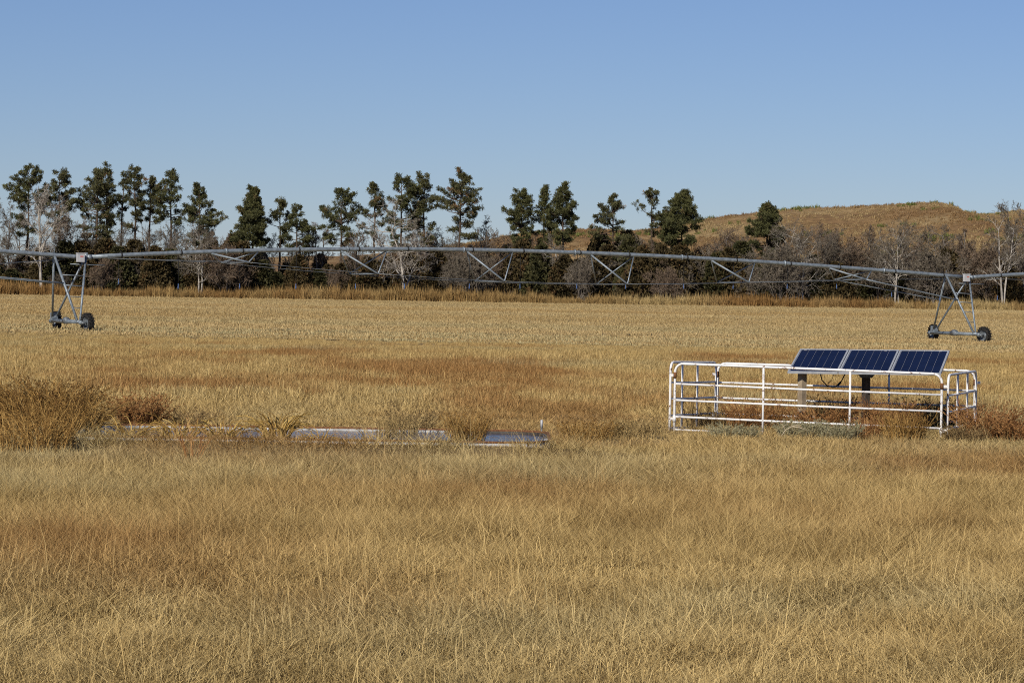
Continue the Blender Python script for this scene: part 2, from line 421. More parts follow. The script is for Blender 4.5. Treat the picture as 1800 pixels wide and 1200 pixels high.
def tints(x, y, rng):
    n = len(x)
    nz = N1.fbm(x * .24 + 5, y * .11 + 3, 5); nz2 = N2.fbm(x * .42, y * .42, 4); nz3 = N3.fbm(x * .10 + 40, y * .10, 4)
    band = np.exp(-((y - 96) / 20) ** 2)
    red = np.clip((nz - .52 + .05 * band) * 5.0 + .38 * band + (nz2 - .5) * 1.6, 0, 1)
    red = np.clip(red + rng.normal(0, .13, n), 0, 1)
    red = red * np.interp(y, [19, 26, 58, 70], [.45, .55, .7, 1])
    for cx, cy, rx, ry, am in ((-.4, 37, 2.6, 4.5, .62), (3.4, 33, 1.6, 3.2, .40), (-3.6, 30, 1.8, 3.5, .38), (-1.2, 23, 1.3, 2.2, .30), (5.5, 43, 2.5, 3.0, .35)):   # bluestem patches
        red = np.clip(red + am * np.exp(-((x - cx) / rx) ** 2 - ((y - cy) / ry) ** 2) * (.25 + 1.9 * np.clip(N3.fbm(x * 1.1 + cx, y * .7, 4) - .22, 0, 1)), 0, 1)
    g = np.exp(-((y - 47) / 9) ** 2) * .34
    grey = np.clip((nz3 - .53) * 2.0 + g + (nz2 - .5) * .9 - red * .35 + rng.normal(0, .1, n), 0, .9)
    return red, grey

# tank footprint (kept free of grass)
TKX0, TKX1, TKY0, TKY1 = -6.95, .62, 45.7, 49.7
def tank_rot(x, y): return x, y
def free(x, y): return ~((x > TKX0 - .05) & (x < TKX1 + .05) & (y > TKY0 - .12) & (y < TKY1 + .1))

def near_grass(name, label, d0, d1, dens, w, hbase, full=True):
    """one mesh of single curved blades, each with its own height, lean and species tint"""
    p = fan_points(rng, d0, d1, dens, 1.06)
    p = p[(np.abs(p[:, 0]) < 900 / F * p[:, 1] * 1.03 + .2) | (rng.random(len(p)) < .4)]      # thinner beside the frame
    # blades gather in tussocks
    tz = N3.fbm(p[:, 0] * 2.6, p[:, 1] * 2.6, 3)
    p = p[(rng.random(len(p)) < .35 + 1.3 * np.clip(tz - .25, 0, 1)) & free(p[:, 0], p[:, 1])]
    x, y = p[:, 0], p[:, 1]; n = len(p)
    red, grey = tints(x, y, rng)
    hz = .22 + .75 * N2.fbm(x * .45, y * .4, 4) + .95 * N1.fbm(x * 1.9, y * 1.9, 2) ** 1.5 * (.5 + rng.random(n))
    hz *= np.interp(y, [15, 26, 36, 42, 45.6, 50, 52, 57, 62, 70], [1, .95, .85, .72, .55, .50, .42, .42, .62, .8])
    # uncut grass fringe along the near side of the tank, worn low at one spot
    hz = np.where((y > 44.2) & (y < TKY0) & (x > TKX0 - .5) & (x < TKX1 + 1.2), np.maximum(hz * .5, np.where((x > -.55) & (x < .1), .28, 1.05) * np.clip((y - 44.2) / .7, .2, 1)), hz)
    H = hbase * hz * (.45 + .75 * rng.random(n))
    stalk = rng.random(n) < .010 + .05 * np.clip(N3.fbm(x * .3 + 7, y * .3, 3) - .5, 0, 1)
    H = np.where(stalk, H * 1.75 + .06, H)
    wind = N2.fbm(x * .7 + 50, y * .7, 3) * 9
    az = np.where(rng.random(n) < .28, wind + rng.normal(0, .8, n), rng.random(n) * 6.283)
    ln = np.where(stalk, .05 + .35 * rng.random(n), .25 + 1.35 * rng.random(n))
    cu = np.where(stalk, .4 * rng.random(n) ** 2, rng.random(n))
    d = np.stack([np.cos(az), np.sin(az), np.zeros(n)], -1); U = np.array([0, 0, 1.0])
    base = np.column_stack([x, y, ground_z(x, y) - .02])
    mid = base + d * (H * ln * .45)[:, None] + U * (H * (.62 - .12 * ln))[:, None]
    tip = mid + d * (H * (ln * .55 + cu * .6))[:, None] + U * (H * (.45 - cu * .50))[:, None]
    sa = rng.random(n) * 6.283; sd = np.stack([np.cos(sa), np.sin(sa), np.zeros(n)], -1)
    hw = (w(y) * (.5 + .9 * rng.random(n)) * .5 * np.where(stalk, .62, 1))[:, None]
    mb = MB(); r = np.clip(rng.random(n) * .78 + .10 * stalk + .7 * (N1.fbm(x * 1.5, y * 1.5, 3) - .5) + .12, 0, 1)
    if full:
        V = np.stack([base - sd * hw, base + sd * hw, mid + sd * hw * .85, mid - sd * hw * .85, tip], 1); k = 5
        kk = np.arange(n)[:, None] * 5; mb.add(V.reshape(-1, 3), kk + np.array([[0, 1, 2, 3]]), kk + np.array([[3, 2, 4]]), np.repeat(r, 5))
    else:
        tip2 = np.where((rng.random(n) < .5)[:, None], tip, mid + (tip - mid) * .5)
        V = np.stack([base - sd * hw, base + sd * hw, tip2], 1); k = 3
        mb.add(V.reshape(-1, 3), None, np.arange(n)[:, None] * 3 + np.array([[0, 1, 2]]), np.repeat(r, 3))
    me = mb.mesh(name, M['grass_near'])
    for nm, v in (('tint', red), ('grey', grey)):
        a_ = me.attributes.new(nm, 'FLOAT', 'POINT'); a_.data.foreach_set('value', np.repeat(v, k).astype(np.float32))
    o = link(name, me); o['kind'] = 'stuff'; o['label'] = label
    return n
gw = lambda y: np.interp(y, [15, 25, 40, 64], [.0050, .0056, .0078, .0145])
nn = near_grass('prairie_grass', 'knee high golden dry grass of the foreground pasture', 16.5, 27, lambda y: np.interp(y, [17, 22, 27], [2950, 2750, 2200]), gw, .28)
nn2 = near_grass('short_pasture_grass', 'shorter straw and grey green grass round the tank and enclosure', 27, 64, lambda y: np.interp(y, [27, 34, 42, 50, 64], [2500, 2000, 1300, 860, 540]), gw, .36, False)

srcs_mid = [blades(rng, 80, .55, .30 + .04 * (k % 3), .014, 1.0, 1.0, .12).mesh('prairie_grass_far_tuft', M['grass']) for k in range(8)]
p = fan_points(rng, 63, 152, lambda y: np.interp(y, [62, 100, 152], [6.5, 5, 4]))
p = p[p[:, 1] < near_edge(p[:, 0]) + rng.normal(0, 1.5, len(p))]
n = len(p); red, grey = tints(p[:, 0], p[:, 1], rng)
hz = .36 + .52 * N2.fbm(p[:, 0] * .2, p[:, 1] * .15, 4)
hz *= np.interp(p[:, 1], [110, 146], [1, .45])
red *= np.interp(p[:, 1], [125, 148], [1, .1])
g2 = scatter('rusty_prairie_grass', np.column_stack([p, gz(p[:, 0], p[:, 1])]), rng.random(n) * 6.28, hz * (.8 + .4 * rng.random(n)), rng.integers(0, 8, n), red, grey, srcs_mid, rng.normal(0, .12, (n, 2)))
g2['kind'] = 'stuff'; g2['label'] = 'band of rust and straw coloured grass beyond the tank'

srcs_stub = [blades(rng, 90, 1.2, .11, .030, 1.0, .9, .2).mesh('stubble_tuft', M['stub']) for k in range(6)]
p = fan_points(rng, 143, 371, lambda y: np.interp(y, [143, 200, 371], [1.3, .8, .3]))
p = p[p[:, 1] > near_edge(p[:, 0]) + rng.normal(0, 1.2, len(p)) - 1]
n = len(p)
tint = np.clip((N1.fbm(p[:, 0] * .02, p[:, 1] * .10, 4) - .48) * 5 + rng.random(n) * .3, 0, 1)
gr = np.clip((N2.fbm(p[:, 0] * .012, p[:, 1] * .16, 4) - .50) * 5 + rng.random(n) * .2, 0, .9) * np.interp(p[:, 1], [150, 230], [1, .4])
g3 = scatter('hay_stubble', np.column_stack([p, gz(p[:, 0], p[:, 1]) + .03]), rng.random(n) * 6.28, .7 + .6 * rng.random(n), rng.integers(0, 6, n), tint, gr, srcs_stub, rng.normal(0, .06, (n, 2)))
g3['kind'] = 'stuff'; g3['label'] = 'short cut hay stubble on the field'

srcs_strip = [blades(rng, 60, .55, 1.35, .045, .6, .6, .3).mesh('tall_strip_tuft', M['strip']) for k in range(6)]
n = 3400
x = rng.uniform(-82, 82, n); y = 371.5 + rng.random(n) ** 1.3 * 8
nh = N1.fbm(x * .30 + 30, y * .3, 4)
s = .17 + .66 * nh + .52 * rng.random(n) ** 2.2
s *= np.interp(N2.fbm(x * .06 + 3, np.zeros(n), 2), [.3, .5, .7], [.62, .95, 1.1])
s *= np.where(x < 5, 1.15, .92)
red = np.clip((N2.fbm(x * .07 + 9, y * 0, 3) - .45) * 4 + rng.normal(0, .2, n), 0, 1)
gr = np.clip((N3.fbm(x * .12, y * 0 + 7, 3) - .55) * 4, 0, .8)
g4 = scatter('tall_dry_grass', np.column_stack([x, y, gz(x, y)]), rng.random(n) * 6.28, s, rng.integers(0, 6, n), red, gr, srcs_strip, rng.normal(0, .08, (n, 2)))
g4['kind'] = 'stuff'; g4['label'] = 'tall orange brown grass along the foot of the tree belt'

srcs_hill = [blades(rng, 22, .9, .62, .10, .9, .7, .15).mesh('hill_tuft', M['hillg']) for k in range(6)] + [blades(rng, 60, .8, 1.0, .12, .8, .5, .2).mesh('hill_scrub_tuft', M['hillg']) for k in range(2)]
n = 34000
x = rng.uniform(-20, 190, n); y = rng.uniform(580, 925, n)
dz = N1.fbm(x * .05, y * .05, 4); keep = dz + rng.random(n) * .5 > .55
x, y = x[keep], y[keep]; n = len(x)
red = np.clip((N2.fbm(x * .035, y * .02, 5) - .42) * 6 + rng.normal(0, .25, n), 0, 1)
gr = np.where((N3.fbm(x * .06, y * .05, 3) > .66) & (rng.random(n) < .25), 1.0, 0.0)
s = .3 + .9 * rng.random(n) ** 1.5
g5 = scatter('hill_grass', np.column_stack([x, y, hill_z(x, y) - .05]), rng.random(n) * 6.28, s, np.where((rng.random(n) < .035) | (gr > .5), rng.integers(6, 8, n), rng.integers(0, 6, n)), np.where(gr > .5, 0, red), gr, srcs_hill, rng.normal(0, .1, (n, 2)))
g5['kind'] = 'stuff'; g5['label'] = 'clumpy rust and tan bunchgrass on the hill'

# ------------------------------------------------------------------ trees
def tufts(rng, cen, nsp, ln, wd, out=None, a=.5):
    """spiky needle tufts at the centres cen"""
    n = len(cen); d = rng.normal(0, 1, (n, nsp, 3)); d[..., 2] += .35
    if out is not None: d += out[:, None] * 1.0
    d /= np.linalg.norm(d, axis=2)[..., None]
    s = np.cross(d, rng.normal(0, 1, (n, nsp, 3))); s /= np.linalg.norm(s, axis=2)[..., None] + 1e-9
    L = ln * (.6 + .7 * rng.random((n, nsp, 1)))
    c = np.asarray(cen)[:, None]
    b = c - d * L * .25
    tip = c + d * L
    V = np.stack([b, tip - s * wd * .75, tip + s * wd * .75], 2).reshape(-1, 3)
    Q = np.arange(n * nsp)[:, None] * 3 + np.array([[0, 1, 2]])
    aa = np.repeat(np.broadcast_to(a, (n,)), nsp * 3)
    return V, Q, aa

def make_pine(seed, H, cb, W, dense=1.0, shape='round', gaps=.25, lean=0.0):
    rng = np.random.default_rng(seed)
    zz = np.linspace(0, 1, 11)
    wob = np.cumsum(rng.normal(0, .05, (11, 2)), 0) * H / 16; wob -= wob[0]
    wob[:, 0] += lean * zz ** 2 * H
    tp = np.column_stack([wob, zz * H * .975]); rr = (.16 + .007 * H) * (1 - zz) ** .8 * .8 + .02
    wood = MB().tube(tp, rr, 6)
    def on(z): return np.array([np.interp(z, tp[:, 2], tp[:, 0]), np.interp(z, tp[:, 2], tp[:, 1]), z])
    A = []; B = []; ra = []; rb = []; cen = []; out = []; av = []
    nl = int((30 + 32 * (H * (1 - cb) / 9)) * dense)
    lob = rng.random(64) * 2 * math.pi
    for k in range(nl):
        t = (k + rng.random()) / nl; t = t ** .92
        z = H * (cb + (1 - cb) * t * .97)
        az = rng.random() * 2 * math.pi
        if shape == 'round': f = min(1, .58 + 1.3 * t) * max(.12, 1 - max(0, t - .45) / .55) ** .62
        elif shape == 'cone': f = max(.10, (1 - t)) ** .62 * min(1, .7 + 1.2 * t)
        elif shape == 'top': f = min(1, .38 + 1.0 * t) * max(.15, 1 - max(0, t - .62) / .38) ** .55
        else: f = max(.22, 1 - max(0, t - .7) / .3) ** .7 * (.75 + .25 * math.sin(t * 9 + seed))
        side = N3(seed * 3.7 + 2.2 * math.cos(az) + 20, t * 5 + 2.2 * math.sin(az) + 20)
        f *= .46 + .92 * side
        if side < gaps * (1.4 - .5 * t) and t < .85: continue
        L = max(.35, W * .5 * f * (.75 + .35 * rng.random()))
        el = (-.10 + .75 * t + rng.normal(0, .16))
        d = np.array([math.cos(az) * math.cos(el), math.sin(az) * math.cos(el), math.sin(el)])
        p0 = on(z - (.2 * L if t > .5 else 0)); p1 = p0 + d * L * .55 + np.array([0, 0, -.03 * L]); p2 = p0 + d * L + np.array([0, 0, .10 * L])
        r0 = .025 + .018 * L
        A += [p0, p1]; B += [p1, p2]; ra += [r0, r0 * .6]; rb += [r0 * .6, .012]
        nb = 2 + int(L * 2.6 * min(1.3, .6 + .4 * dense)); brown = rng.random()
        perp_ = np.array([-d[1], d[0], 0.0])
        for q in range(nb):
            u = 1 - (.72 if t > .55 else .60) * (q / nb) ** 1.1
            sp = rng.normal(0, .30) * L * (1.25 - u * .75)
            c = p0 + (p2 - p0) * u + perp_ * sp + np.array([0, 0, .10 + rng.normal(0, .13)])
            A.append(p0 + (p2 - p0) * u * .78); B.append(c); ra.append(.018); rb.append(.007)
            pr = .15 + .20 * rng.random()
            m = int(4 + 4 * rng.random() + 1.5 * dense)
            o = rng.normal(0, 1, (m, 3)); o /= np.linalg.norm(o, axis=1)[:, None]; o *= (rng.random((m, 1)) ** .5) * np.array([pr, pr, pr * .8])
            cen.append(c + o); out.append(o / pr * .6 + np.array([0, 0, .3]) + d * .4)
            base = np.clip(.08 + .55 * rng.random() + rng.normal(0, .10, m), 0, .68)
            if brown > .80 and rng.random() < .6: base = np.clip(base + .28 + .2 * (rng.random(m) < .5), 0, 1)
            av.append(base)
    # dead stubs below the crown
    for k in range(int(14)):
        z = H * cb * (.35 + .65 * rng.random()); az = rng.random() * 6.28; L = .5 + 1.3 * rng.random()
        p0 = on(z); A.append(p0); B.append(p0 + np.array([math.cos(az) * L, math.sin(az) * L, rng.normal(0, .25) * L])); ra.append(.03); rb.append(.01)
    wood.segs(A, B, ra, rb, 3)
    V, Q, aa = tufts(rng, np.concatenate(cen), 9, .30, .043, np.concatenate(out), np.concatenate(av))
    return wood, MB().add(V, None, Q, aa)

def make_cedar(seed, H, W):
    rng = np.random.default_rng(seed)
    wood = MB().tube([(0, 0, 0), (.05, 0, H * .5), (0, .05, H * .9)], [.12, .08, .02], 5)
    n = 620; t = rng.random(n) ** 1.25; az = rng.random(n) * 6.283
    lobe = .60 + .75 * N2(seed * 5 + 1.8 * np.cos(az) + 30, t * 5 + 1.8 * np.sin(az) + 30)
    prof = np.minimum(1, .72 + 1.2 * t) * np.maximum(.04, 1 - t) ** .62
    r = W * .5 * prof * lobe * (.55 + .45 * rng.random(n) ** .4)
    c = np.column_stack([r * np.cos(az), r * np.sin(az), H * (.02 + .95 * t)])
    o = np.column_stack([np.cos(az), np.sin(az), np.full(n, .7)])
    a = np.clip(.15 + .5 * N1(seed + 1.5 * np.cos(az) + 9, t * 6 + 1.5 * np.sin(az) + 9) + rng.normal(0, .18, n), 0, 1)
    wood.segs(np.column_stack([np.zeros((n // 5, 2)), c[::5, 2][:n // 5] * .9]), c[::5][:n // 5], .025, .01, 3)
    V, Q, aa = tufts(rng, c, 11, .40, .11, o, a)
    return wood, MB().add(V, None, Q, aa)

def make_bare(seed, H, W, nl=10, stems=1, twig=1.0, crooked=.25, low=.25, fine=1.0):
    """leafless tree: thick wood in one mesh, fine twigs in another"""
    rd = random.Random(seed); rng = np.random.default_rng(seed)
    A = []; B = []; ra = []; rb = []; tA = []; tB = []; tw = []
    def rv(s): return np.array([rd.gauss(0, s), rd.gauss(0, s), rd.gauss(0, s)])
    def branch(p, d, L, r, lev, up):
        ns = [5, 4, 3, 2, 1][lev]; pts = [p]
        for k in range(ns):
            d = d + rv(crooked * (.35 if lev == 0 else 1)) + np.array([0, 0, up * (.05 if lev else .15)])
            d = d / np.linalg.norm(d); q = pts[-1] + d * L / ns
            f0 = 1 - .8 * k / ns; f1 = 1 - .8 * (k + 1) / ns
            if lev < 3: A.append(pts[-1]); B.append(q); ra.append(r * f0); rb.append(r * f1)
            else: tA.append(pts[-1]); tB.append(q); tw.append(max(.016, r * f0))
            pts.append(q)
        if lev >= 4: return
        nc = [nl, 7, 6, int(5 * twig + rd.random())][lev]
        for c in range(nc):
            u = (low + (1 - low) * (c + rd.random()) / nc) if lev == 0 else (.22 + .78 * (c + rd.random()) / nc)
            u = min(u, .99); k = min(int(u * ns), ns - 1); f = u * ns - k
            q = pts[k] * (1 - f) + pts[k + 1] * f
            ax = pts[k + 1] - pts[k]; ax = ax / np.linalg.norm(ax)
            s = np.cross(ax, rv(1)); s = s / (np.linalg.norm(s) + 1e-9)
            spread = [.85, .8, .8, .9][lev] * (.7 + .5 * rd.random())
            nd = ax * math.cos(spread) + s * math.sin(spread)
            l2 = [W * .62 * (1.15 - .55 * u), L * .5 * (1.15 - .5 * u), L * .5, L * .55][lev] * (.65 + .5 * rd.random())
            branch(q, nd, max(l2, .18), r * [.45, .5, .45, .5][lev] * (1.1 - .5 * u), lev + 1, up)
    for s in range(stems):
        sp = .16 if stems > 1 else .05
        d = np.array([rd.gauss(0, sp), rd.gauss(0, sp), 1.0])
        branch(np.array([rd.gauss(0, .18) if stems > 1 else 0, rd.gauss(0, .18) if stems > 1 else 0, -.2]), d / np.linalg.norm(d), H * (.72 + .1 * rd.random()), (.10 + .011 * H) / math.sqrt(stems), 0, 1)
    wood = MB().segs(A, B, ra, rb, 5)
    tw = np.array(tw) * fine
    tA = np.array(tA); tB = np.array(tB); n = len(tA)
    sd = np.cross(tB - tA, rng.normal(0, 1, (n, 3))); sd /= np.linalg.norm(sd, axis=1)[:, None] + 1e-9
    w2 = tw[:, None]
    V = np.stack([tA - sd * w2, tA + sd * w2, tB + sd * w2 * .6, tB - sd * w2 * .6], 1).reshape(-1, 3)
    return wood, MB().add(V, np.arange(n)[:, None] * 4 + np.array([[0, 1, 2, 3]]))

def plant_tree(name, label, cat, px, D, wood, crown, wm, cm, group=None, rz=0, scale=(1, 1, 1)):
    x = P(px, 500, D).x
    o = empty(name, (x, D, float(gz(x, D))), None, rz); o.scale = scale
    link('trunk', wood if isinstance(wood, bpy.types.Mesh) else wood.mesh('trunk', wm), o)
    link('crown', crown if isinstance(crown, bpy.types.Mesh) else crown.mesh('crown', cm), o)
    return tag(o, label, cat, group)
def height(px, py, D): q = P(px, py, D); return q.z - float(gz(q.x, D))

PINES = [  # px, top py, D, width px, crown base px, shape, density, gaps, browned, lean, label
    (45, 295, 392, 68, 405, 'top', .95, .30, 0, .01, 'tall dark pine at the left edge, behind the pale leafless tree'),
    (102, 303, 390, 66, 400, 'round', .9, .25, 1, 0, 'broad brownish pine just right of the left-edge pine, round topped'),
    (168, 300, 391, 84, 415, 'round', 1.0, .28, 1, .012, 'broad ragged pine with wide left branches near the left tower'),
    (189, 289, 394, 34, 400, 'col', .7, .25, 1, 0, 'tallest spire-topped pine, rising behind the broad ragged one'),
    (211, 302, 393, 22, 420, 'col', .6, .30, 0, 0, 'very slender pine squeezed between two fuller pines on the left'),
    (233, 296, 390, 46, 400, 'top', .9, .25, 1, 0, 'narrow flat-topped pine fourth from the sky gap on the left'),
    (260, 313, 392, 40, 400, 'round', .8, .28, 1, .01, 'small headed pine leaning by the narrow flat-topped pine'),
    (300, 302, 391, 56, 395, 'round', .95, .25, 0, 0, 'full pine second from the right in the left grove'),
    (348, 327, 388, 64, 425, 'round', 1.05, .22, 0, 0, 'bright green pine standing rightmost of the left grove'),
    (443, 333, 388, 70, 425, 'cone', 1.75, .08, 0, 0, 'densest dark green cone-shaped pine alone in the sky gap'),
    (490, 350, 391, 50, 425, 'round', .8, .28, 1, 0, 'thin see-through pine right of the densest cone-shaped pine'),
    (520, 363, 390, 50, 435, 'round', .9, .25, 0, .01, 'short pine at the right end of the small group of three'),
    (600, 337, 390, 80, 425, 'top', 1.0, .30, 0, .008, 'wide open pine with tiered branches, left end of the middle grove'),
    (655, 322, 391, 60, 435, 'round', .95, .28, 1, .012, 'brownish pine second from the left in the middle grove'),
    (704, 311, 390, 66, 440, 'top', 1.05, .25, 0, 0, 'full headed pine behind the dead pale tree'),
    (746, 310, 391, 46, 425, 'top', .9, .25, 1, 0, 'narrow pine second from the right in the middle grove'),
    (805, 302, 389, 66, 415, 'col', 1.15, .22, 1, .004, 'tall shaggy pine standing apart at right of the middle grove'),
    (917, 336, 389, 47, 425, 'top', 1.2, .20, 0, 0, 'leaning tufted pine, left of the trio by the pipe centre'),
    (955, 331, 391, 32, 425, 'col', 1.0, .22, 0, 0, 'slimmest pine in the middle of the centre trio'),
    (988, 324, 389, 48, 425, 'round', 1.25, .16, 0, 0, 'tallest pine at the right of the centre trio'),
    (1076, 347, 389, 70, 430, 'round', .95, .28, 1, 0, 'red-brown browned pine in front of the low hill saddle'),
    (1142, 336, 390, 66, 420, 'top', .75, .36, 1, 0, 'sparse pine with a flat side branch and bare trunk'),
    (1198, 339, 388, 66, 430, 'round', 1.45, .12, 0, 0, 'dense round pine where the hill slope begins'),
    (1345, 361, 386, 56, 440, 'round', 1.4, .14, 0, 0, 'single green pine standing against the brown hillside'),
]
for k, (px, py, D, w, cby, shp, dn, gp, br, ln, lab) in enumerate(PINES):
    H = height(px, py, D); cb = 1 - (cby + 8 - py) * D / F / H
    wood, crown = make_pine(100 + k, H, max(.2, cb), w * D / F * 1.20, dn * (.86 if dn < 1.3 else 1), shp, gp + (.05 if dn < 1.3 else 0), ln)
    plant_tree('pine_tree', lab, 'pine tree', px, D, wood, crown, M['bark'], M['pine_b' if br else 'pine_g'], 'pines standing above the tree belt')

BARE = [  # px, top py, D, width px, limbs, stems, wood, twigs, crooked, label
    (74, 318, 378, 120, 12, 1, 'pale', 'twig_pale', .22, 'large pale leafless tree with white trunk behind the left tower'),
    (6, 345, 386, 70, 9, 2, 'greybark', 'twig_grey', .22, 'grey leafless tree cut by the left edge of the photo'),
    (160, 360, 396, 80, 9, 2, 'greybark', 'twig_grey', .25, 'grey leafless tree below the broad ragged pine'),
    (262, 372, 395, 80, 9, 2, 'greybark', 'twig_brown', .25, 'brownish leafless tree between the narrow pines'),
    (352, 385, 378, 90, 9, 2, 'pale', 'twig_grey', .25, 'leafless tree with forked white trunk below the bright green pine'),
    (560, 388, 394, 44, 6, 2, 'greybark', 'twig_brown', .16, 'thin upright leafless tree in the sky gap beside the wide pine'),
    (540, 400, 396, 50, 6, 2, 'greybark', 'twig_grey', .2, 'low grey leafless tree left of the wide open pine'),
    (713, 345, 377, 150, 9, 1, 'pale', 'twig_pale', .34, 'dead pale tree with crooked spreading limbs under the pipe'),
    (855, 375, 392, 60, 8, 2, 'greybark', 'twig_grey', .18, 'wispy grey leafless tree between the shaggy pine and the trio'),
    (790, 400, 394, 90, 8, 2, 'greybark', 'twig_grey', .22, 'grey leafless tree at the foot of the shaggy pine'),
    (990, 402, 383, 64, 6, 1, 'pale', 'twig_grey', .32, 'leafless tree with pale bent limbs under the centre trio'),
    (1270, 392, 389, 84, 9, 2, 'greybark', 'twig_brown', .25, 'brown leafless tree spread against the hill left of the single pine'),
    (1412, 376, 380, 110, 12, 3, 'pale', 'twig_grey', .25, 'large grey-crowned leafless tree with pale stems right of the single pine'),
    (1468, 398, 386, 84, 10, 2, 'greybark', 'twig_grey', .22, 'grey leafless tree right of the large grey-crowned one'),
    (1522, 392, 392, 50, 7, 1, 'greybark', 'twig_brown', .18, 'slim brown leafless tree below the long hill ridge'),
    (1578, 378, 379, 90, 10, 3, 'pale', 'twig_grey', .22, 'leafless tree with three pale trunks left of the right tower'),
    (1618, 402, 392, 60, 8, 2, 'greybark', 'twig_brown', .2, 'brown leafless tree below the top of the hill'),
    (1670, 392, 388, 60, 8, 1, 'greybark', 'twig_grey', .2, 'grey leafless tree rising behind the right tower'),
    (1704, 400, 391, 44, 7, 1, 'greybark', 'twig_brown', .2, 'narrow leafless tree right behind the right tower top'),
    (1764, 366, 378, 70, 9, 2, 'pale', 'twig_grey', .2, 'leafless tree with broken white trunk near the right edge'),
    (1796, 350, 388, 84, 10, 2, 'greybark', 'twig_grey', .22, 'tall grey leafless tree cut by the right edge'),
]
for k, (px, py, D, w, nl, st, wm, tm, cr, lab) in enumerate(BARE):
    H = height(px, py, D)
    wood, tw = make_bare(300 + k, H * 1.0, w * D / F * 1.0, nl + 2, st, 1.25 / math.sqrt(st), cr, .28 if k != 7 else .12)
    zt = max(v[:, 2].max() for v in wood.V + tw.V)
    plant_tree('bare_tree', lab, 'bare tree', px, D, wood, tw, M[wm], M[tm], 'leafless trees in the tree belt', 0, (1, 1, H / zt))

mid = [make_bare(800 + k, 9.0, 5.5, 9, 1 + k % 3, .95, .24, .30) for k in range(5)]
mmesh = [(w.mesh('trunk', M['greybark']), t.mesh('crown', M['twig_grey']), t.mesh('crown', M['twig_brown']), max(v[:, 2].max() for v in w.V + t.V)) for w, t in mid]
rq = random.Random(77)
MID = [(38, 380, 'below the left-edge pine'), (122, 372, 'between the pale tree and the ragged pine'), (205, 385, 'below the slender pine'), (238, 395, 'below the flat-topped pine'), (292, 388, 'below the second pine from the sky gap'),
       (325, 398, 'just left of the bright green pine'), (385, 402, 'at the left side of the first sky gap'), (470, 405, 'right of the densest cone-shaped pine'), (505, 400, 'below the group of three pines'), (630, 398, 'right of the wide open pine'),
       (678, 395, 'left of the dead pale tree'), (735, 400, 'below the narrow middle grove pine'), (770, 392, 'left of the shaggy pine'), (825, 398, 'right of the shaggy pine'), (885, 405, 'left of the centre trio'),
       (940, 408, 'below the centre trio'), (1100, 412, 'right of the browned pine'), (1165, 415, 'left of the dense round pine'), (1232, 400, 'right of the dense round pine'), (1305, 405, 'left of the single hillside pine'),
       (1378, 392, 'touching the single hillside pine'), (1444, 385, 'beside the large grey-crowned tree'), (1497, 402, 'below the middle of the hill ridge'), (1548, 396, 'left of the three pale trunks'), (1602, 400, 'right of the three pale trunks'),
       (1642, 396, 'below the hill top'), (1690, 408, 'behind the right tower box'), (1735, 398, 'in the dip of the hill'), (1778, 385, 'beside the broken white trunk')]
for k, (px, py, where) in enumerate(MID):
    D = rq.uniform(387, 394); H = height(px, py, D); m = mmesh[k % 5]; br = rq.random() < .5; sx = rq.uniform(.75, 1.25) * H / 9
    plant_tree('bare_tree', '%s leafless tree %s' % ('thin brown' if br else 'thin grey', where), 'bare tree', px, D, m[0], m[2] if br else m[1], None, None, 'leafless trees in the tree belt', rq.random() * 6.28, (sx, sx, H / m[3]))

cedars = [make_cedar(500 + k, 5.5, 4.0 + .3 * k) for k in range(6)]
cmesh = [(w.mesh('trunk', M['bark']), c.mesh('crown', M['cedar']), c.mesh('crown', M['cedar_b'])) for w, c in cedars]
rd = random.Random(5)
spots = []
px = -14
while px < 1820:
    spots.append(px + rd.uniform(-7, 7)); px += rd.uniform(22, 33)
TOPS = [(-20, 440), (60, 448), (110, 440), (170, 425), (300, 440), (400, 428), (470, 440), (600, 445), (760, 450), (850, 470), (900, 440), (960, 430), (1010, 445), (1080, 405), (1130, 425),
        (1200, 432), (1280, 445), (1330, 432), (1420, 465), (1480, 462), (1560, 462), (1620, 462), (1680, 445), (1740, 452), (1800, 460)]
row2 = []
px = -10
while px < 1815:
    row2.append((px, 1)); px += rd.uniform(44, 60)
spots = sorted([(q, 0) for q in spots] + row2)
for k, (px, back) in enumerate(spots):
    ty = np.interp(px, [a for a, b in TOPS], [b for a, b in TOPS]) + rd.choice((rd.uniform(-14, 10), rd.uniform(0, 44)))
    D = rd.uniform(382, 389)
    if back: D = rd.uniform(393, 399); ty = min(ty, 450) + rd.uniform(-8, 14)
    H = height(px, ty, D); s = H / 5.5
    rusty = (rd.random() < (.7 if 420 < px < 800 or 930 < px < 1150 else .45)); wi = rd.uniform(.95, 1.3) * (.55 + .45 * s)
    m = cmesh[rd.randrange(6)]
    lab = '%s juniper, %s from the left along the tree belt' % ('rusty brown' if rusty else 'dark green', ordn(k + 1))
    plant_tree('juniper_tree', lab, 'juniper', px, D, m[0], m[2] if rusty else m[1], None, None, 'junipers packed along the tree belt', rd.random() * 6.28, (wi, wi, s))

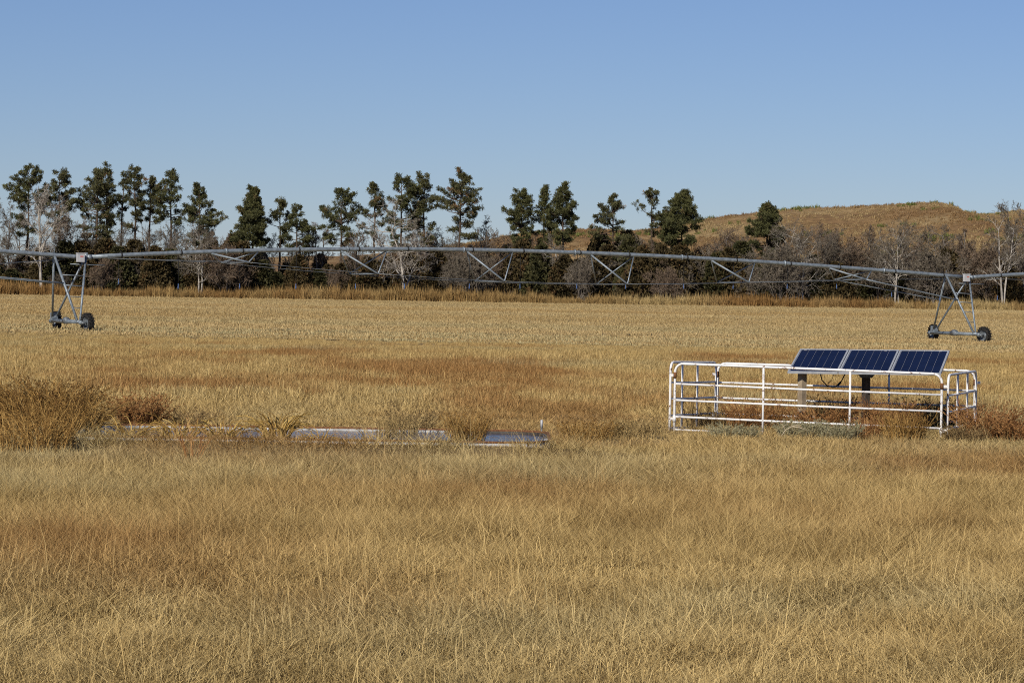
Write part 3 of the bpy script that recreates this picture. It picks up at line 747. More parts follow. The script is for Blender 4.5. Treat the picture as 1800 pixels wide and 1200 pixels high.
shr = [make_bare(700 + k, 4.2, 4.6, 6, 5, 1.1, .30, .12, 1.15) for k in range(5)]
smesh = [(w.mesh('trunk', M['greybark']), t.mesh('crown', M['twig_grey']), t.mesh('crown', M['twig_brown'])) for w, t in shr]
SHR = [(128, 470), (146, 425), (178, 455), (236, 475), (24, 455), (110, 480), (398, 430), (590, 470), (640, 480), (800, 450), (832, 440), (858, 450), (815, 485), (905, 455), (1020, 452), (1138, 460),
       (1172, 470), (1212, 450), (1296, 455), (1318, 475), (1372, 430), (1440, 455), (1500, 430), (1545, 440), (1606, 445), (1640, 440), (1695, 440), (1735, 440), (1785, 450), (1250, 440)]
for k, (px, ty) in enumerate(sorted(SHR)):
    D = rd.uniform(376.5, 380) if k % 5 == 1 or (k % 5 == 4 and px < 1200) else rd.uniform(384, 390); H = height(px, ty, D); s = H / 4.3; br = rd.random() < .45; m = smesh[k % 5]
    lab = '%s twiggy leafless shrub, %s from the left at the belt foot' % ('brown' if br else 'grey', ordn(k + 1))
    plant_tree('bare_shrub', lab, 'shrub', px, D, m[0], m[2] if br else m[1], None, None, 'leafless shrubs at the foot of the tree belt', rd.random() * 6.28, (s * rd.uniform(.65, 1.15), s * rd.uniform(.7, 1.1), s))

# ------------------------------------------------------------------ irrigation pivot
T1 = P(148, 580, 158); T2 = P(1700, 602, 186)
T1 = Vector((T1.x, 158, float(gz(T1.x, 158)))); T2 = Vector((T2.x, 186, float(gz(T2.x, 186))))
pd = (T2 - T1); SP = pd.length; pdh = Vector((pd.x, pd.y, 0)).normalized()
perp = Vector((pdh.y, -pdh.x, 0))                      # towards the camera and a little right
piv = empty('irrigation_pivot', T1)
tag(piv, 'long galvanised irrigation pipe arching on wheeled towers across the field', 'irrigation machine')
ORG = T1.copy()
def loc(v): return Vector(v) - ORG
def pipe_z(u):   # u in metres along from T1; the span's pixels give the arch
    pts = [(155, 451), (300, 446), (440, 441), (600, 437.5), (750, 437.5), (900, 440), (1040, 445.5), (1200, 453), (1350, 461.5), (1480, 469.5), (1600, 478.5), (1700, 488)]
    return pts
ARC = []
for a, b in pipe_z(0):
    # depth of the span's vertical plane at this pixel column
    v = CR @ Vector(((a - 900) / F, -(b - 600) / F, -1.0)); v = v / v.y
    # solve T1.xy + s*pdh.xy = t*v.xy
    den = pdh.x * v.y - pdh.y * v.x
    s = (T1.y * v.x - T1.x * v.y) / den
    D = T1.y + s * pdh.y
    ARC.append((s, CAMZ + v.z * D))
cu = np.polyfit([a for a, b in ARC], [b for a, b in ARC], 4)
def pz(s):
    if 0 <= s <= SP: return float(np.polyval(cu, s))
    # neighbouring spans arch the same way
    if s < 0: q = s + SP; return float(np.polyval(cu, q)) + (float(np.polyval(cu, 0)) - float(np.polyval(cu, SP))) * .9 * (1 if q > 0 else 1)
    q = s - SP; return float(np.polyval(cu, q)) + (float(np.polyval(cu, SP)) - float(np.polyval(cu, 0)))
def pp(s, off=0.0, dz=0.0):
    v = T1 + pdh * s + perp * off; return loc((v.x, v.y, pz(s) + dz))
PR = .118
def pipe(s0, s1):
    return MB().tube([pp(s) for s in np.linspace(s0, s1, 40)], PR, 18).build('pipe', M['galv'], piv, True)
pipe(-16, -.28); pipe(.28, SP - .28); pipe(SP + .28, SP + 14)
# flanges and clamps
def ring(s, r, w, mat, name): MB().tube([pp(s - w / 2), pp(s + w / 2)], r, 18).build(name, M[mat], piv, True)
for k in range(1, 8):
    ring(SP * k / 8 + .8, PR * 1.42, .07, 'galv', 'flange')
def px2s(a, b=455):
    v = CR @ Vector(((a - 900) / F, -(b - 600) / F, -1.0)); v = v / v.y
    return (T1.y * v.x - T1.x * v.y) / (pdh.x * v.y - pdh.y * v.x)
# sprinkler drops
DROPS = [213, 318, 426, 525, 630, 716, 830, 919, 1019, 1105, 1207, 1294, 1389, 1476, 1573, 1658, 1759]
for k, a in enumerate(DROPS):
    s = px2s(a); e = empty('sprinkler_drop', pp(s), piv)
    low = {0: 500, 15: 529, 16: 528, 14: 522}.get(k, 508)
    zb = P(a, low, T1.y + s * pdh.y).z - (pz(s))
    MB().tube([(0, 0, -PR), (0, 0, PR + .10), (-.05, .08, PR + .13), (-.12, .13, .05), (-.14, .14, -.35), (-.14, .14, zb + .3)], .018, 6).build('hose', M['black'], e, True)
    MB().tube([(-.14, .14, zb + .3), (-.14, .14, zb + .16), (-.14, .14, zb + .1), (-.14, .14, zb)], [.02, .024, .042, .034], 10).build('nozzle', M['blue'], e, True)
    MB().tube([pp(s) * 0 + pdh * -.035, pdh * .035], PR * 1.22, 16).build('clamp', M['black'], e, True)
# trusses: two bottom joints, front and back, four struts and a cross bar
TR = [(370, 425, 454, 462), (598, 660, 680, 482), (820, 887, 901, 495), (1038, 1105, 1114, 500), (1250, 1307, 1327, 497), (1457, 1515, 1532, 492)]
SPREAD = 1.4
joints = []
for (a0, aj, a1, jy) in TR:
    s0, s1 = px2s(a0), px2s(a1); sm = (s0 + s1) / 2
    Dj = T1.y + sm * pdh.y
    zj = P((a0 + a1) / 2, jy, Dj).z - pz(sm)
    e = empty('truss', pp(sm), piv); o = pp(sm)
    jf = perp * SPREAD + pdh * .22 + Vector((0, 0, zj + .03)); jb = -perp * SPREAD - pdh * .22 + Vector((0, 0, zj))
    q0 = pp(s0) - o - Vector((0, 0, PR * .7)); q1 = pp(s1) - o - Vector((0, 0, PR * .7))
    for A_, B_ in ((q0, jf), (q1, jf), (q0, jb), (q1, jb)):
        f = .055 if (A_ is q0 and B_ is jf) else .038
        MB().tube([A_, B_], f, 8).build('strut', M['galv'], e, True)
    MB().tube([jf, jb], .035, 8).build('cross_bar', M['galv'], e, True)
    joints.append((o + jf, o + jb))
def rod(a, b, r=.016, mat='galv_dark', sag=.0):
    pts = [a.lerp(b, t) - Vector((0, 0, sag * 4 * t * (1 - t))) for t in np.linspace(0, 1, 6)]
    MB().tube(pts, r, 6).build('truss_rod', M[mat], piv, True)
for k in range(len(joints) - 1):
    for q in (0, 1): rod(joints[k][q], joints[k + 1][q], .017, 'galv_dark', .03)
# first and last rods
for q in (0, 1):
    rod(pp(px2s(188)) - Vector((0, 0, .12)) + perp * (.12 - .24 * q), joints[0][q], .017)
    rod(joints[-1][q], pp(SP - 1.2) + perp * (.16 - .32 * q) - Vector((0, 0, .18)), .015)
# rods from the neighbouring span and the angle bars that run down to the tower legs
WB = 2.5
def tower(s, label):
    e = empty('drive_tower', pp(s), piv)
    base = T1 + pdh * s; gzv = float(gz(base.x, base.y)); h = pz(s) - gzv     # pipe above ground
    tw = Matrix.Rotation(R(-4), 3, 'Z'); fw = tw @ perp; al = pdh
    up = Vector((0, 0, 1))
    bz = -h + .56
    A0 = al * -1.72 + up * (pz(s - 1.72) - pz(s)); A1 = al * .0
    F_ = fw * (WB - .25) + up * bz; B_ = -fw * (WB - .25) + up * bz
    F_ -= al * 1.02; B_ -= al * 1.02
    for top, bot, r in ((A0 + fw * .08, F_ - al * .06, .068), (A1 + fw * .10, F_ + al * .10, .058), (A0 - fw * .08, B_ - al * .10, .058), (A1 - fw * .10, B_ + al * .05, .058)):
        MB().tube([top - up * .06, bot], r, 10).build('leg', M['galv'], e, True)
    # ladder rungs between the two front legs
    for q in (.30, .46, .63, .80):
        a = (A0 + fw * .08).lerp(F_ - al * .06, q); b = (A1 + fw * .1).lerp(F_ + al * .1, q)
        MB().tube([a, b], .026 if q < .5 else .018, 8).build('rung', M['galv'], e, True)
    MB().tube([B_ - fw * .35 - up * .06, F_ + fw * .35 - up * .06], .105, 14).build('base_beam', M['galv'], e, True)
    MB().box(B_ + up * .16, .34, .34, .42, Matrix.Rotation(math.atan2(fw.y, fw.x), 3, 'Z')).build('leg_bracket', M['galv'], e)
    mc = al * -1.02 + up * bz
    g = MB().tube([mc - up * .05 - fw * .30, mc - up * .05 + fw * .30], .15, 12)
    g.tube([mc - fw * .12, mc + fw * .2], .17, 12).build('drive_motor', M['galv_dark'], e, True)
    MB().tube([mc - up * .07 + fw * .3 - al * .02, F_ + fw * .3 - up * .08 - al * .1], .03, 8).build('drive_shaft', M['galv_dark'], e, True)
    # wheels
    for q, bb in ((1, F_), (-1, B_)):
        wb = bb + fw * (.60 * q) + al * (.32 if q > 0 else .34); wb.z = -h + .50 - .04
        wpos = T1 + pdh * s + Vector((wb.x, wb.y, 0)); wb.z += float(gz(wpos.x, wpos.y)) - gzv
        yaw = math.atan2(al.y, al.x) + R(8 * q)
        w = empty('wheel', wb, e, yaw); w.scale = (.82, .82, .82)            # axle along local x
        tm = MB()
        k = 32; prof = [(-.17, .40), (-.19, .46), (-.19, .54), (-.15, .585), (0, .60), (.15, .585), (.19, .54), (.19, .46), (.17, .40), (.08, .37), (-.08, .37)]
        an = np.arange(k) * 2 * math.pi / k; m = len(prof)
        V = np.array([[px_, r_ * math.cos(t), r_ * math.sin(t)] for t in an for px_, r_ in prof])
        Q = [(i * m + j, i * m + (j + 1) % m, ((i + 1) % k) * m + (j + 1) % m, ((i + 1) % k) * m + j) for i in range(k) for j in range(m)]
        tm.add(V, Q)
        for i in range(18):                      # chevron lugs
            t = i * 2 * math.pi / 18
            for sd in (-1, 1):
                a_ = t + (0 if sd > 0 else math.pi / 18)
                Mx = Matrix.Rotation(a_, 3, 'X') @ Matrix.Rotation(R(32) * sd, 3, 'Z')
                c = Matrix.Rotation(a_, 3, 'X') @ Vector((.10 * sd, 0, .615))
                Mx = Matrix.Rotation(a_, 3, 'X') @ Matrix.Rotation(R(28) * sd, 3, 'Z')
                tm.box(c, .22, .055, .075, Mx)
        link('tyre', tm.mesh('tyre', M['tyre']), e).parent = w
        rm = MB()
        V = []; pr2 = [(.02, .0), (.04, .12), (-.03, .16), (-.03, .30), (.10, .36), (.15, .40), (-.15, .40), (-.15, .36)]
        V = np.array([[px_ * -1, r_ * math.cos(t), r_ * math.sin(t)] for t in an for px_, r_ in pr2]); m = len(pr2)
        Q = [(i * m + j, i * m + j + 1, ((i + 1) % k) * m + j + 1, ((i + 1) % k) * m + j) for i in range(k) for j in range(m - 1)]
        rm.add(V, Q); rm.tube([(-.42, 0, 0), (.02, 0, 0)], .07, 10)
        link('rim', rm.mesh('rim', M['galv_dark'], True), e).parent = w
        # gearbox hanging under the beam end
        c1 = bb + fw * .34 * q - up * .06; c2 = wb - al * .34
        MB().tube([c1, c2], [.10, .13], 8).build('gearbox', M['galv'], e, True)
    # top: span joint, control box, sensor arm
    MB().tube([al * -.30, al * -.22], .19, 16).tube([al * .10, al * .34], .15, 16).tube([al * -.3, al * .5], .075, 12).build('span_joint', M['galv'], e, True)
    MB().tube([al * .05 + up * -.16, al * .05 + up * .24], .10, 12).build('collector_ring', M['galv'], e, True)
    cb_ = al * -.36 + fw * .32 - up * .03
    Mz = Matrix.Rotation(math.atan2(al.y, al.x), 3, 'Z')
    MB().box(cb_, .38, .24, .46, Mz).box(cb_ + up * .235, .42, .28, .03, Mz).build('control_box', M['box'], e)
    MB().box(cb_ + fw * .124 + al * .04 + up * .06, .17, .006, .06, Mz).build('sticker', M['boxlabel'], e)
    MB().tube([al * -.9 - up * .38 + fw * .25, al * 1.05 - up * .42 + fw * .25], .026, 8).build('sensor_arm', M['galv'], e, True)
    MB().tube([al * -.3 + fw * .3 - up * .25, al * -.45 + fw * .35 - up * .7, al * -.6 + fw * .5 - up * 1.2], .02, 6).build('cable', M['black'], e, True)
    MB().tube([al * -1.72 + up * .1, al * -1.72 + up * .42], .014, 6).build('rain_gauge_rod', M['galv'], e, True)
    mid = (A0 + fw * .08).lerp(F_ - al * .06, .43); midb = (A0 - fw * .08).lerp(B_ - al * .1, .43)
    return pp(s) + mid, pp(s) + midb
m1f, m1b = tower(0, ''); m2f, m2b = tower(SP, '')
rod(joints[-1][0], m2f, .045, 'galv'); rod(joints[-1][1], m2b, .032, 'galv')
# neighbouring span, left of the first tower: its last truss joint lies out of the frame
e0 = pp(-9.5)
jl = e0 + Vector((0, 0, -1.25))
rod(jl + perp * SPREAD, m1f, .045, 'galv'); rod(jl - perp * SPREAD, m1b, .032, 'galv')
rod(jl + perp * SPREAD, pp(-1.2) + perp * .16 - Vector((0, 0, .18)), .015); rod(jl - perp * SPREAD, pp(-1.2) - perp * .16 - Vector((0, 0, .18)), .015)
e = empty('truss', e0, piv)
for A_ in (pp(-10.8) - e0, pp(-8.2) - e0):
    for B_ in (jl - e0 + perp * SPREAD, jl - e0 - perp * SPREAD): MB().tube([A_, B_], .04, 8).build('strut', M['galv'], e, True)
MB().tube([jl - e0 + perp * SPREAD, jl - e0 - perp * SPREAD], .035, 8).build('cross_bar', M['galv'], e, True)
jr = pp(SP + 7.5) - Vector((0, 0, .55))
for q in (1, -1): rod(pp(SP + 1.3) - Vector((0, 0, .14)) + perp * .12 * q, jr + perp * .7 * q, .015)

# ------------------------------------------------------------------ livestock panels round the solar array
PH = 1.32; RAILS = [.945, .645, .34, .10]
def corral(name, label, a, b, ups, rails=RAILS, nm='rail'):
    """a tube panel from base point a to base point b"""
    a = Vector(a); b = Vector(b); L = Vector((b.x - a.x, b.y - a.y, 0)).length
    d = Vector((b.x - a.x, b.y - a.y, 0)) / L; sl = (b.z - a.z) / L
    e = tag(empty(name, a), label, 'livestock panel', 'white pipe panels fencing the solar array')
    def q(u, h): return d * u + Vector((0, 0, h + sl * u))
    rc = .16; arc = []
    pts = [q(0, 0), q(0, .6), q(0, PH - rc)] + [q(rc - rc * math.cos(t), PH - rc + rc * math.sin(t)) for t in np.linspace(.25, math.pi / 2, 6)]
    pts += [q(L * t, PH) for t in (.3, .5, .7)]
    pts += [q(L - rc + rc * math.sin(t), PH - rc + rc * math.cos(t)) for t in np.linspace(0, math.pi / 2 - .25, 6)] + [q(L, PH - rc), q(L, .6), q(L, 0)]
    MB().tube(pts, .0235, 10).build('frame', M['paint'], e, True)
    for h in rails: MB().tube([q(.012, h), q(L / 2, h - .006), q(L - .012, h)], .020, 10).build('rail', M['paint'], e, True)
    for u in ups: MB().tube([q(L * u, PH - .01), q(L * u + .005, .7), q(L * u, .0)], .0205, 10).build('upright', M['paint'], e, True)
    return e, q, L
def base_of(px, py, D):
    v = P(px, py, D); return Vector((v.x, v.y, v.z - PH))
FL, FR, BL, BR = base_of(1187, 638.5, 55), base_of(1656, 657.5, 54), base_of(1262, 638, 58.2), base_of(1714, 652, 57.2)
ef, qf, Lf = corral('livestock_panel', 'long white pipe panel along the near side of the solar array', FL, FR, (.335, .66))
eb, qb, Lb = corral('livestock_panel', 'long white pipe panel along the far side of the solar array', BL, BR, (.34, .67))
FL2 = base_of(1179, 636.5, 55.15); FR2 = base_of(1667, 659, 54.3)
BL2 = base_of(1259, 637, 58.0); BR2 = base_of(1716, 652, 57.0)
el, ql, Ll = corral('livestock_panel', 'short white pipe panel closing the left end of the enclosure', FL2, BL2, (.25, .58))
er, qr, Lr = corral('livestock_panel', 'short white pipe panel closing the right end of the enclosure', FR2, BR2, (.33, .68))
for e_, q_, L_, us in ((ef, qf, Lf, (0, 1)), (eb, qb, Lb, (0, 1))):
    for u in us:
        for h in (1.10, .30):
            MB().tube([q_(L_ * u, h - .05) + Vector((0, -.01, 0)), q_(L_ * u, h + .06) + Vector((0, -.01, 0))], .032, 10).build('hinge_sleeve', M['rust' if h > 1 else 'paint'], e_, True)
            MB().box(q_(L_ * u + (-.05 if u == 0 else .05), h), .11, .02, .05).build('hinge_lug', M['paint'], e_)

# ------------------------------------------------------------------ solar array
c00, c10, c01, c11 = P(1383, 654, 55.7), P(1655, 657, 55.0), P(1408, 614, 57.2), P(1668, 617, 56.5)
w_ = ((c10 - c00) + (c11 - c01)) / 2; s_ = ((c01 - c00) + (c11 - c10)) / 2; c_ = (c00 + c10 + c01 + c11) / 4
W_ = w_.length; w_ = w_ / W_; s_ = s_ - w_ * s_.dot(w_); S_ = s_.length; s_ = s_ / S_; n_ = w_.cross(s_)
g0 = Vector((c_.x, c_.y, float(gz(c_.x, c_.y))))
sa = tag(empty('solar_array', g0), 'three dark blue solar panels tilted on two posts inside white fence', 'solar array')
cl = c_ - g0
RM = Matrix((w_, s_, n_)).transposed()
pw = (W_ - .03) / 3; pl = S_
cellw, celll = (pw - .075) / 6, (pl - .085) / 10
cm = MB()
g_ = .0024; cw, ch = cellw / 2 - g_ * 1.0, celll / 2 - g_ * .55; cc = .012
oct_ = [(-cw + cc, -ch), (cw - cc, -ch), (cw, -ch + cc), (cw, ch - cc), (cw - cc, ch), (-cw + cc, ch), (-cw, ch - cc), (-cw, -ch + cc)]
V = [(x, y, 0) for x, y in oct_] + [(x, y, -.003) for x, y in oct_]
cm.add(V, [(0, 1, 2, 7), (7, 2, 3, 6), (6, 3, 4, 5)] + [(i, i + 8, (i + 1) % 8 + 8, (i + 1) % 8) for i in range(8)])
cellme = cm.mesh('cell', M['cell'])
cell_n = 0
for k in range(3):
    pc = cl + w_ * ((k - 1) * (pw + .015))
    pe = empty('solar_panel', pc, sa); pe.rotation_euler = RM.to_euler()
    fb = MB()
    t = .028
    fb.box((0, -pl / 2 + t / 2, -.005), pw, t, .045).box((0, pl / 2 - t / 2, -.005), pw, t, .045)
    fb.box((-pw / 2 + t / 2, 0, -.005), t, pl - 2 * t, .045).box((pw / 2 - t / 2, 0, -.005), t, pl - 2 * t, .045)
    fb.build('frame', M['alu'], pe)
    MB().box((0, 0, .002), pw - 2 * t, pl - 2 * t, .006).build('backsheet', M['back'], pe)
    for i in range(6):
        for j in range(10):
            o = link('cell', cellme, pe); o.location = ((i - 2.5) * cellw, (j - 4.5) * celll, .0095)
    MB().box((.0, pl * .12, -.03), .12, .09, .03).build('junction_box', M['black'], pe)
    MB().box(((-.36, .22, .30)[k], pl / 2 - .06, .014), .05, .012, .012).build('clip', M['box'], pe)
for q in (-.3, .3):
    MB().box(cl + s_ * pl * q - n_ * .06, W_ - .05, .05, .05, RM).build('cross_rail', M['galv'], sa)
for k, (a, D, mt, sz, topn) in enumerate(((1409, 55.9, 'post', .118, .0), (1521, 55.95, 'post2', .11, 0))):
    b0 = P(a, 740, D); b0 = Vector((b0.x, D, float(gz(b0.x, D)))) - g0
    # underside of the array at this point
    dxy = b0 - cl; tz = cl.z - (n_.x * dxy.x + n_.y * dxy.y) / n_.z - .09
    rot = Matrix.Rotation(R(38), 3, 'Z')
    MB().box((b0.x, b0.y, tz / 2 - .15), sz, sz, tz + .3 - .02, rot).build('post', M[mt], sa)
    if k: MB().add([(b0.x - .2, b0.y - .1, tz), (b0.x + .24, b0.y - .1, tz), (b0.x + .24, b0.y + .14, tz), (b0.x - .2, b0.y + .14, tz),
              (b0.x - .10, b0.y - .09, tz - .17), (b0.x + .10, b0.y - .09, tz - .17), (b0.x + .1, b0.y + .1, tz - .17), (b0.x - .1, b0.y + .1, tz - .17)],
             [(0, 1, 2, 3), (4, 7, 6, 5), (0, 4, 5, 1), (1, 5, 6, 2), (2, 6, 7, 3), (3, 7, 4, 0)]).build('bracket', M['galv_dark' if k else 'post2'], sa)
pts = [P(1442, 657, 56), P(1445, 668, 56), P(1454, 678, 56), P(1464, 681, 56), P(1473, 677, 56), P(1480, 668, 56), P(1486, 656, 56)]
MB().tube([q - g0 for q in pts], .011, 6).build('cable', M['black'], sa, True)
MB().tube([P(1472.5, 677.5, 55.99) - g0, P(1478, 671, 55.99) - g0], .02, 8).build('connector', M['black'], sa, True)
pts = [P(1466, 657, 56.4), P(1462, 668, 56.4), P(1455, 674, 56.4)]
MB().tube([q - g0 for q in pts], .006, 6).build('cable', M['black'], sa, True)

# ------------------------------------------------------------------ water tank
RIM = .21; WL = .150
tk = tag(empty('stock_tank', ((TKX0 + TKX1) / 2, (TKY0 + TKY1) / 2, 0)), 'long low white rimmed water tank sunk among reeds and grass', 'water tank')
def rrect(inset, n=7, r0=.8):
    hx_, hy_ = (TKX1 - TKX0) / 2 - inset, (TKY1 - TKY0) / 2 - inset; r = r0 - inset; out = []
    for cx, cy, a0 in ((hx_ - r, hy_ - r, 0), (-hx_ + r, hy_ - r, 90), (-hx_ + r, -hy_ + r, 180), (hx_ - r, -hy_ + r, 270)):
        for t in np.linspace(0, 90, n): out.append((cx + r * math.cos(R(a0 + t)), cy + r * math.sin(R(a0 + t))))
    return np.array(out)
def loft(rings):
    k = len(rings[0]); V = np.concatenate(rings); Q = []
    for i in range(len(rings) - 1):
        for j in range(k): Q.append((i * k + j, i * k + (j + 1) % k, (i + 1) * k + (j + 1) % k, (i + 1) * k + j))
    return MB().add(V, Q)
def rg(ins, z): a = rrect(ins); return np.column_stack([a, np.full(len(a), z)])
loft([rg(0, -.1), rg(0, RIM - .03), rg(.09, RIM - .03), rg(.09, -.1)]).build('wall', M['tank'], tk)
loft([rg(-.012, RIM - .028), rg(-.012, RIM), rg(.03, RIM), rg(.03, RIM - .028)]).build('rim_cap', M['rust'], tk)
a = rrect(.085); V = np.column_stack([a, np.full(len(a), WL)]); V = np.vstack([V, [0, 0, WL]])
wt = MB().add(V, None, [(i, (i + 1) % len(a), len(a)) for i in range(len(a))]).build('water', M['water'])
wt.location = tk.location; wt['kind'] = 'structure'; wt['label'] = 'still dark water filling the low tank'
# float valve pipe standing by the tank
fp = P(952, 752, 49.9); fz = float(gz(fp.x, 49.9))
st = tag(empty('standpipe', (fp.x, 49.9, fz)), 'short white standpipe at the far edge of the tank', 'pipe')
MB().tube([(0, 0, -.1), (0, 0, .26)], .016, 8).build('riser', M['galv_dark'], st, True)
MB().tube([(0, 0, .24), (0, 0, .37)], .020, 8).build('sleeve', M['box'], st, True)

# ------------------------------------------------------------------ weeds and reeds
def weed(seed, h, w, n, mat, arch=.4, br=3, r=.006, heads=.0, droop=0.0, wind=.05):
    rd = random.Random(seed); A = []; B = []; ra = []; rb = []; av = []; hc = []
    for k in range(n):
        az = rd.random() * 6.283; rr = w * .5 * math.sqrt(rd.random()) * .55
        p = np.array([rr * math.cos(az), rr * math.sin(az) * .8, -.03]); L = h * (.55 + .55 * rd.random())
        out = rd.random() ** .8 * arch; az2 = az + rd.gauss(0, .7)
        d = np.array([math.cos(az2) * out + wind, math.sin(az2) * out, 1.0]); d /= np.linalg.norm(d); c = rd.random()
        ns = 5
        for s in range(ns):
            q = p + d * L / ns; f = 1 - .7 * s / ns
            A.append(p); B.append(q); ra.append(r * f); rb.append(r * (f - .12)); av.append(c)
            if br and s >= 1:
                for b in range(br):
                    if rd.random() < .55:
                        e = d + np.array([rd.gauss(0, .6), rd.gauss(0, .6), rd.gauss(0, .3)]); e /= np.linalg.norm(e); l = L * (.08 + .17 * rd.random())
                        m = p + (q - p) * rd.random(); t = m + e * l
                        A.append(m); B.append(t); ra.append(r * .5); rb.append(r * .3); av.append(min(1, max(0, c + rd.gauss(0, .2))))
                        if rd.random() < heads: hc.append(t)
            d = d + np.array([math.cos(az2) * arch * .22, math.sin(az2) * arch * .22, -droop * (.5 + s * .35) * (.4 + rd.random())]) + np.array([rd.gauss(0, .10), rd.gauss(0, .10), 0]); d /= np.linalg.norm(d); p = q
        if rd.random() < heads: hc.append(p)
    mb = MB().segs(A, B, ra, rb, 3, np.array(av))
    if hc:
        V, Q, aa = tufts(np.random.default_rng(seed), np.array(hc), 6, .022, .010, None, .15 + np.random.default_rng(seed).random(len(hc)) * .6)
        mb.add(V, None, Q, aa)
    return mb
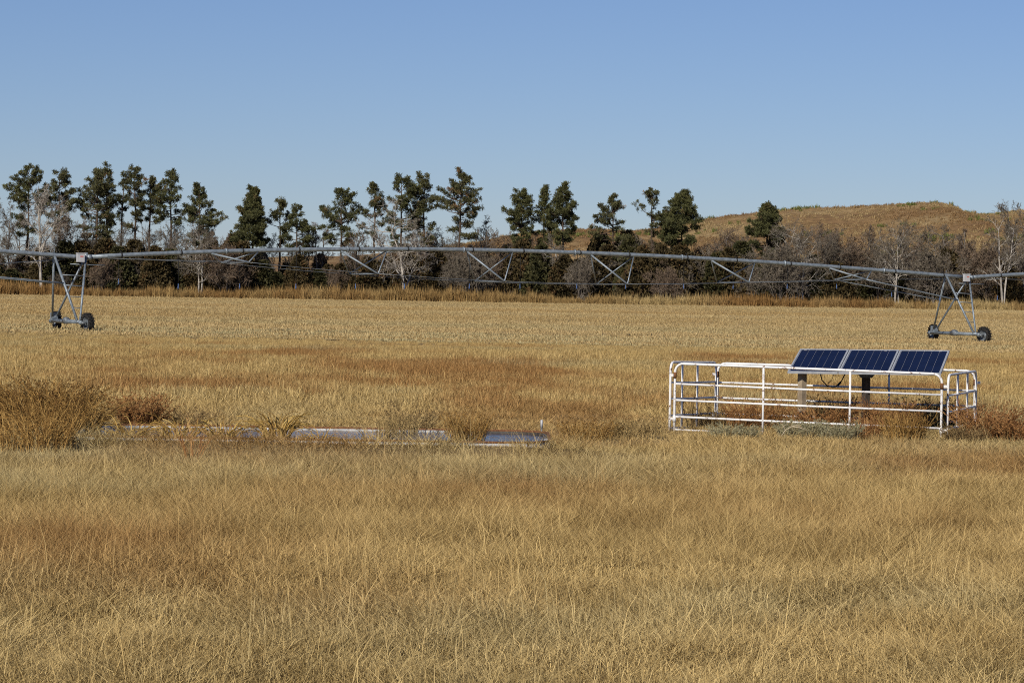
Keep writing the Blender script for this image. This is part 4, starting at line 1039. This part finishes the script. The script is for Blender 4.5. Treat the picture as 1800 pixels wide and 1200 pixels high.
WEEDS = [ # px, D, height, width, stems, material, arch, branches, radius, heads, droop, name, label, cat
    (30, 48.7, 1.02, 1.5, 320, 'weed_o', .55, 4, .0055, .3, .06, 'weed_thicket', 'big orange brown weed thicket at the left edge beside the tank', 'weed thicket'),
    (95, 49.0, 1.08, 1.1, 330, 'weed_k', .60, 4, .0055, .4, .07, 'weed_thicket', 'tallest dark topped weed mound left of the tank end', 'weed thicket'),
    (75, 46.7, 0.84, 1.7, 260, 'weed_o', .45, 3, .005, .2, .03, 'weed_thicket', 'lower rusty weeds in front of the dark topped mound', 'weed thicket'),
    (150, 48.3, 0.77, .9, 130, 'weed_o', .7, 3, .005, .2, .10, 'weed_thicket', 'trailing brown weeds drooping over the left tank corner', 'weed thicket'),
    (60, 44.4, 0.58, 2.2, 200, 'weed_o', .4, 3, .005, .3, .02, 'weed_thicket', 'low brown weeds in the grass below the left thicket', 'weed thicket'),
    (248, 50.5, 0.71, .72, 190, 'weed_r', .55, 4, .005, .95, 0, 'seed_bush', 'rounded brown seed bush behind the left half of the tank', 'dry bush'),
    (328, 50.6, 0.48, .7, 80, 'weed_d', .6, 3, .0045, .5, 0, 'seed_bush', 'thin low bush right of the rounded brown one', 'dry bush'),
    (225, 47.0, 0.48, 1.0, 46, 'reed', .9, 0, .008, 0, .30, 'reed_clump', 'bent orange reeds in the left end of the tank', 'reeds'),
    (315, 47.0, 0.51, .9, 60, 'reed', .8, 1, .008, 0, .28, 'reed_clump', 'dense crossing reeds left of the bare stretch of rim', 'reeds'),
    (395, 47.1, 0.48, .9, 60, 'reed', .8, 1, .008, 0, .28, 'reed_clump', 'short tangled reeds in the tank between two taller clumps', 'reeds'),
    (487, 47.3, 0.69, .75, 75, 'reed', .8, 0, .009, 0, .34, 'reed_clump', 'tallest arching orange reed clump in the tank', 'reeds'),
    (560, 46.5, 0.34, .9, 30, 'reed', .9, 0, .008, 0, .35, 'reed_clump', 'few fallen reeds over the open blue water', 'reeds'),
    (665, 46.3, 0.46, .7, 36, 'weed_t', .5, 1, .005, .2, .1, 'reed_clump', 'thin tan reeds at the right end of the white rim', 'reeds'),
    (722, 50.5, 0.60, .9, 90, 'weed_d', .6, 3, .004, .6, .02, 'weed_clump', 'brown forked weeds with pale seed heads behind the rim end', 'weeds'),
    (700, 49.1, 0.46, 1.1, 120, 'weed_t', .4, 2, .004, .2, .04, 'weed_clump', 'tan weeds growing through the rim right of the open water', 'weeds'),
    (820, 46.0, 0.57, .95, 200, 'weed_o', .4, 2, .0045, .2, .03, 'weed_clump', 'orange weeds hiding the tank between its white and dark parts', 'weeds'),
    (1030, 50.7, 0.39, 1.6, 140, 'weed_o', .5, 3, .004, .4, .02, 'weed_clump', 'brown weeds behind the right end of the tank', 'weeds'),
    (1110, 51.6, 0.41, 1.6, 150, 'weed_t', .5, 3, .004, .5, .02, 'weed_clump', 'tan bushy weeds left of the white enclosure', 'weeds'),
    (1215, 56.2, 0.80, .7, 14, 'weed_d', .5, 2, .006, .2, 0, 'weed_clump', 'sparse dark stems inside the left end of the enclosure', 'weeds'),
    (1245, 57.2, 0.42, 1.2, 120, 'weed_d', .6, 3, .005, .4, .03, 'weed_clump', 'dark tangled weeds by the back left enclosure corner', 'weeds'),
    (1330, 56.8, 0.58, 2.0, 300, 'weed_r', .5, 3, .005, .3, .03, 'weed_clump', 'red brown weeds inside the enclosure left of the pale post', 'weeds'),
    (1460, 57.0, 0.68, 1.1, 160, 'weed_d', .6, 3, .0045, .3, .03, 'weed_clump', 'tall olive weeds between the two solar posts', 'weeds'),
    (1440, 55.4, 0.52, 1.8, 240, 'weed_r', .5, 3, .005, .3, .03, 'weed_clump', 'red brown weeds at the foot of the pale post', 'weeds'),
    (1560, 55.6, 0.64, 1.5, 260, 'weed_r', .5, 3, .005, .3, .03, 'weed_clump', 'red brown weeds right of the dark post', 'weeds'),
    (1625, 57.2, 0.72, 1.3, 170, 'weed_d', .7, 4, .0045, .4, .02, 'weed_clump', 'tall dark olive weeds in the back right of the enclosure', 'weeds'),
    (1690, 57.5, 0.60, 1.0, 130, 'weed_d', .6, 4, .0045, .4, .02, 'weed_clump', 'dark weeds against the right end panel', 'weeds'),
    (1590, 52.9, 0.50, 1.3, 230, 'weed_o', .4, 2, .005, .2, .02, 'weed_clump', 'orange brown weeds in front of the right half of the near panel', 'weeds'),
    (1520, 53.2, 0.40, 1.0, 120, 'weed_r', .4, 2, .005, .2, .02, 'weed_clump', 'short red brown weeds in front of the dark post', 'weeds'),
    (1735, 53.6, 0.74, 1.3, 260, 'weed_r', .7, 3, .005, .4, .05, 'weed_thicket', 'sprawling red brown thicket beyond the right end of the enclosure', 'weed thicket'),
    (1785, 53.0, 0.55, 1.1, 200, 'weed_r', .7, 3, .005, .4, .05, 'weed_thicket', 'red brown thicket cut by the right edge of the photo', 'weed thicket'),
    (1700, 52.4, 0.34, 1.2, 150, 'weed_d', .6, 3, .0045, .4, .04, 'weed_clump', 'dark brown weeds at the near right enclosure corner', 'weeds'),
    (1405, 52.9, 0.34, 1.3, 260, 'weed_g', .6, 3, .004, .3, .02, 'sage_clump', 'grey green sagebrush in front of the pale post', 'sage'),
    (1475, 52.6, 0.34, 1.1, 220, 'weed_g', .6, 3, .004, .3, .02, 'sage_clump', 'dark grey green sagebrush in front of the dark post', 'sage'),
    (1290, 52.8, 0.26, 1.5, 200, 'weed_g', .6, 3, .004, .3, .02, 'sage_clump', 'low pale sagebrush below the left half of the near panel', 'sage'),
    (340, 43.3, 0.63, .45, 22, 'weed_r', .45, 1, .005, .1, 0, 'weed_clump', 'few dark forked stems in the grass in front of the tank', 'weeds'),
    (1345, 57.6, 0.62, .3, 6, 'weed_d', .3, 5, .003, .9, 0, 'weed_clump', 'single wispy seed stalk inside the enclosure', 'weeds'),
]
for k, (px, D, h, w, n, mt, arch, br, r, hd, dr, nm, lab, cat) in enumerate(WEEDS):
    x = P(px, 750, D).x; inwater = TKY0 < D < TKY1 and TKX0 < x < TKX1
    o = weed(900 + k, h, w, int(n), mt, arch, br, r * (1.25 if cat in ('weed thicket', 'dry bush') else 1.5 if cat == 'reeds' else 1.1), hd, dr).build(nm, M[mt])
    o.location = (x, D, (WL - .03) if inwater else float(ground_z(np.array(x), np.array(D))))
    tag(o, lab, cat)
# bleached twisted stalk in front of the enclosure
b0 = P(1395, 792, 50.6); z0 = float(gz(b0.x, 50.6))
o = tag(empty('dry_stalk', (b0.x, 50.6, z0 - .02)), 'bleached twisted stalk lying in the grass before the sagebrush', 'dry stalk'); o.scale = (.75, .75, .75)
for pts in ([(-.28, 0, .20), (-.2, .02, .33), (-.05, .03, .42), (.12, .0, .40), (.30, -.05, .34)], [(-.05, .03, .42), (.08, .02, .46), (.16, .04, .40), (.10, .05, .33)], [(-.2, .02, .33), (-.24, .06, .42), (-.15, .05, .47)]):
    MB().tube(pts, [.010] * (len(pts) - 1) + [.005], 6).build('stem', M['bone'], o, True)
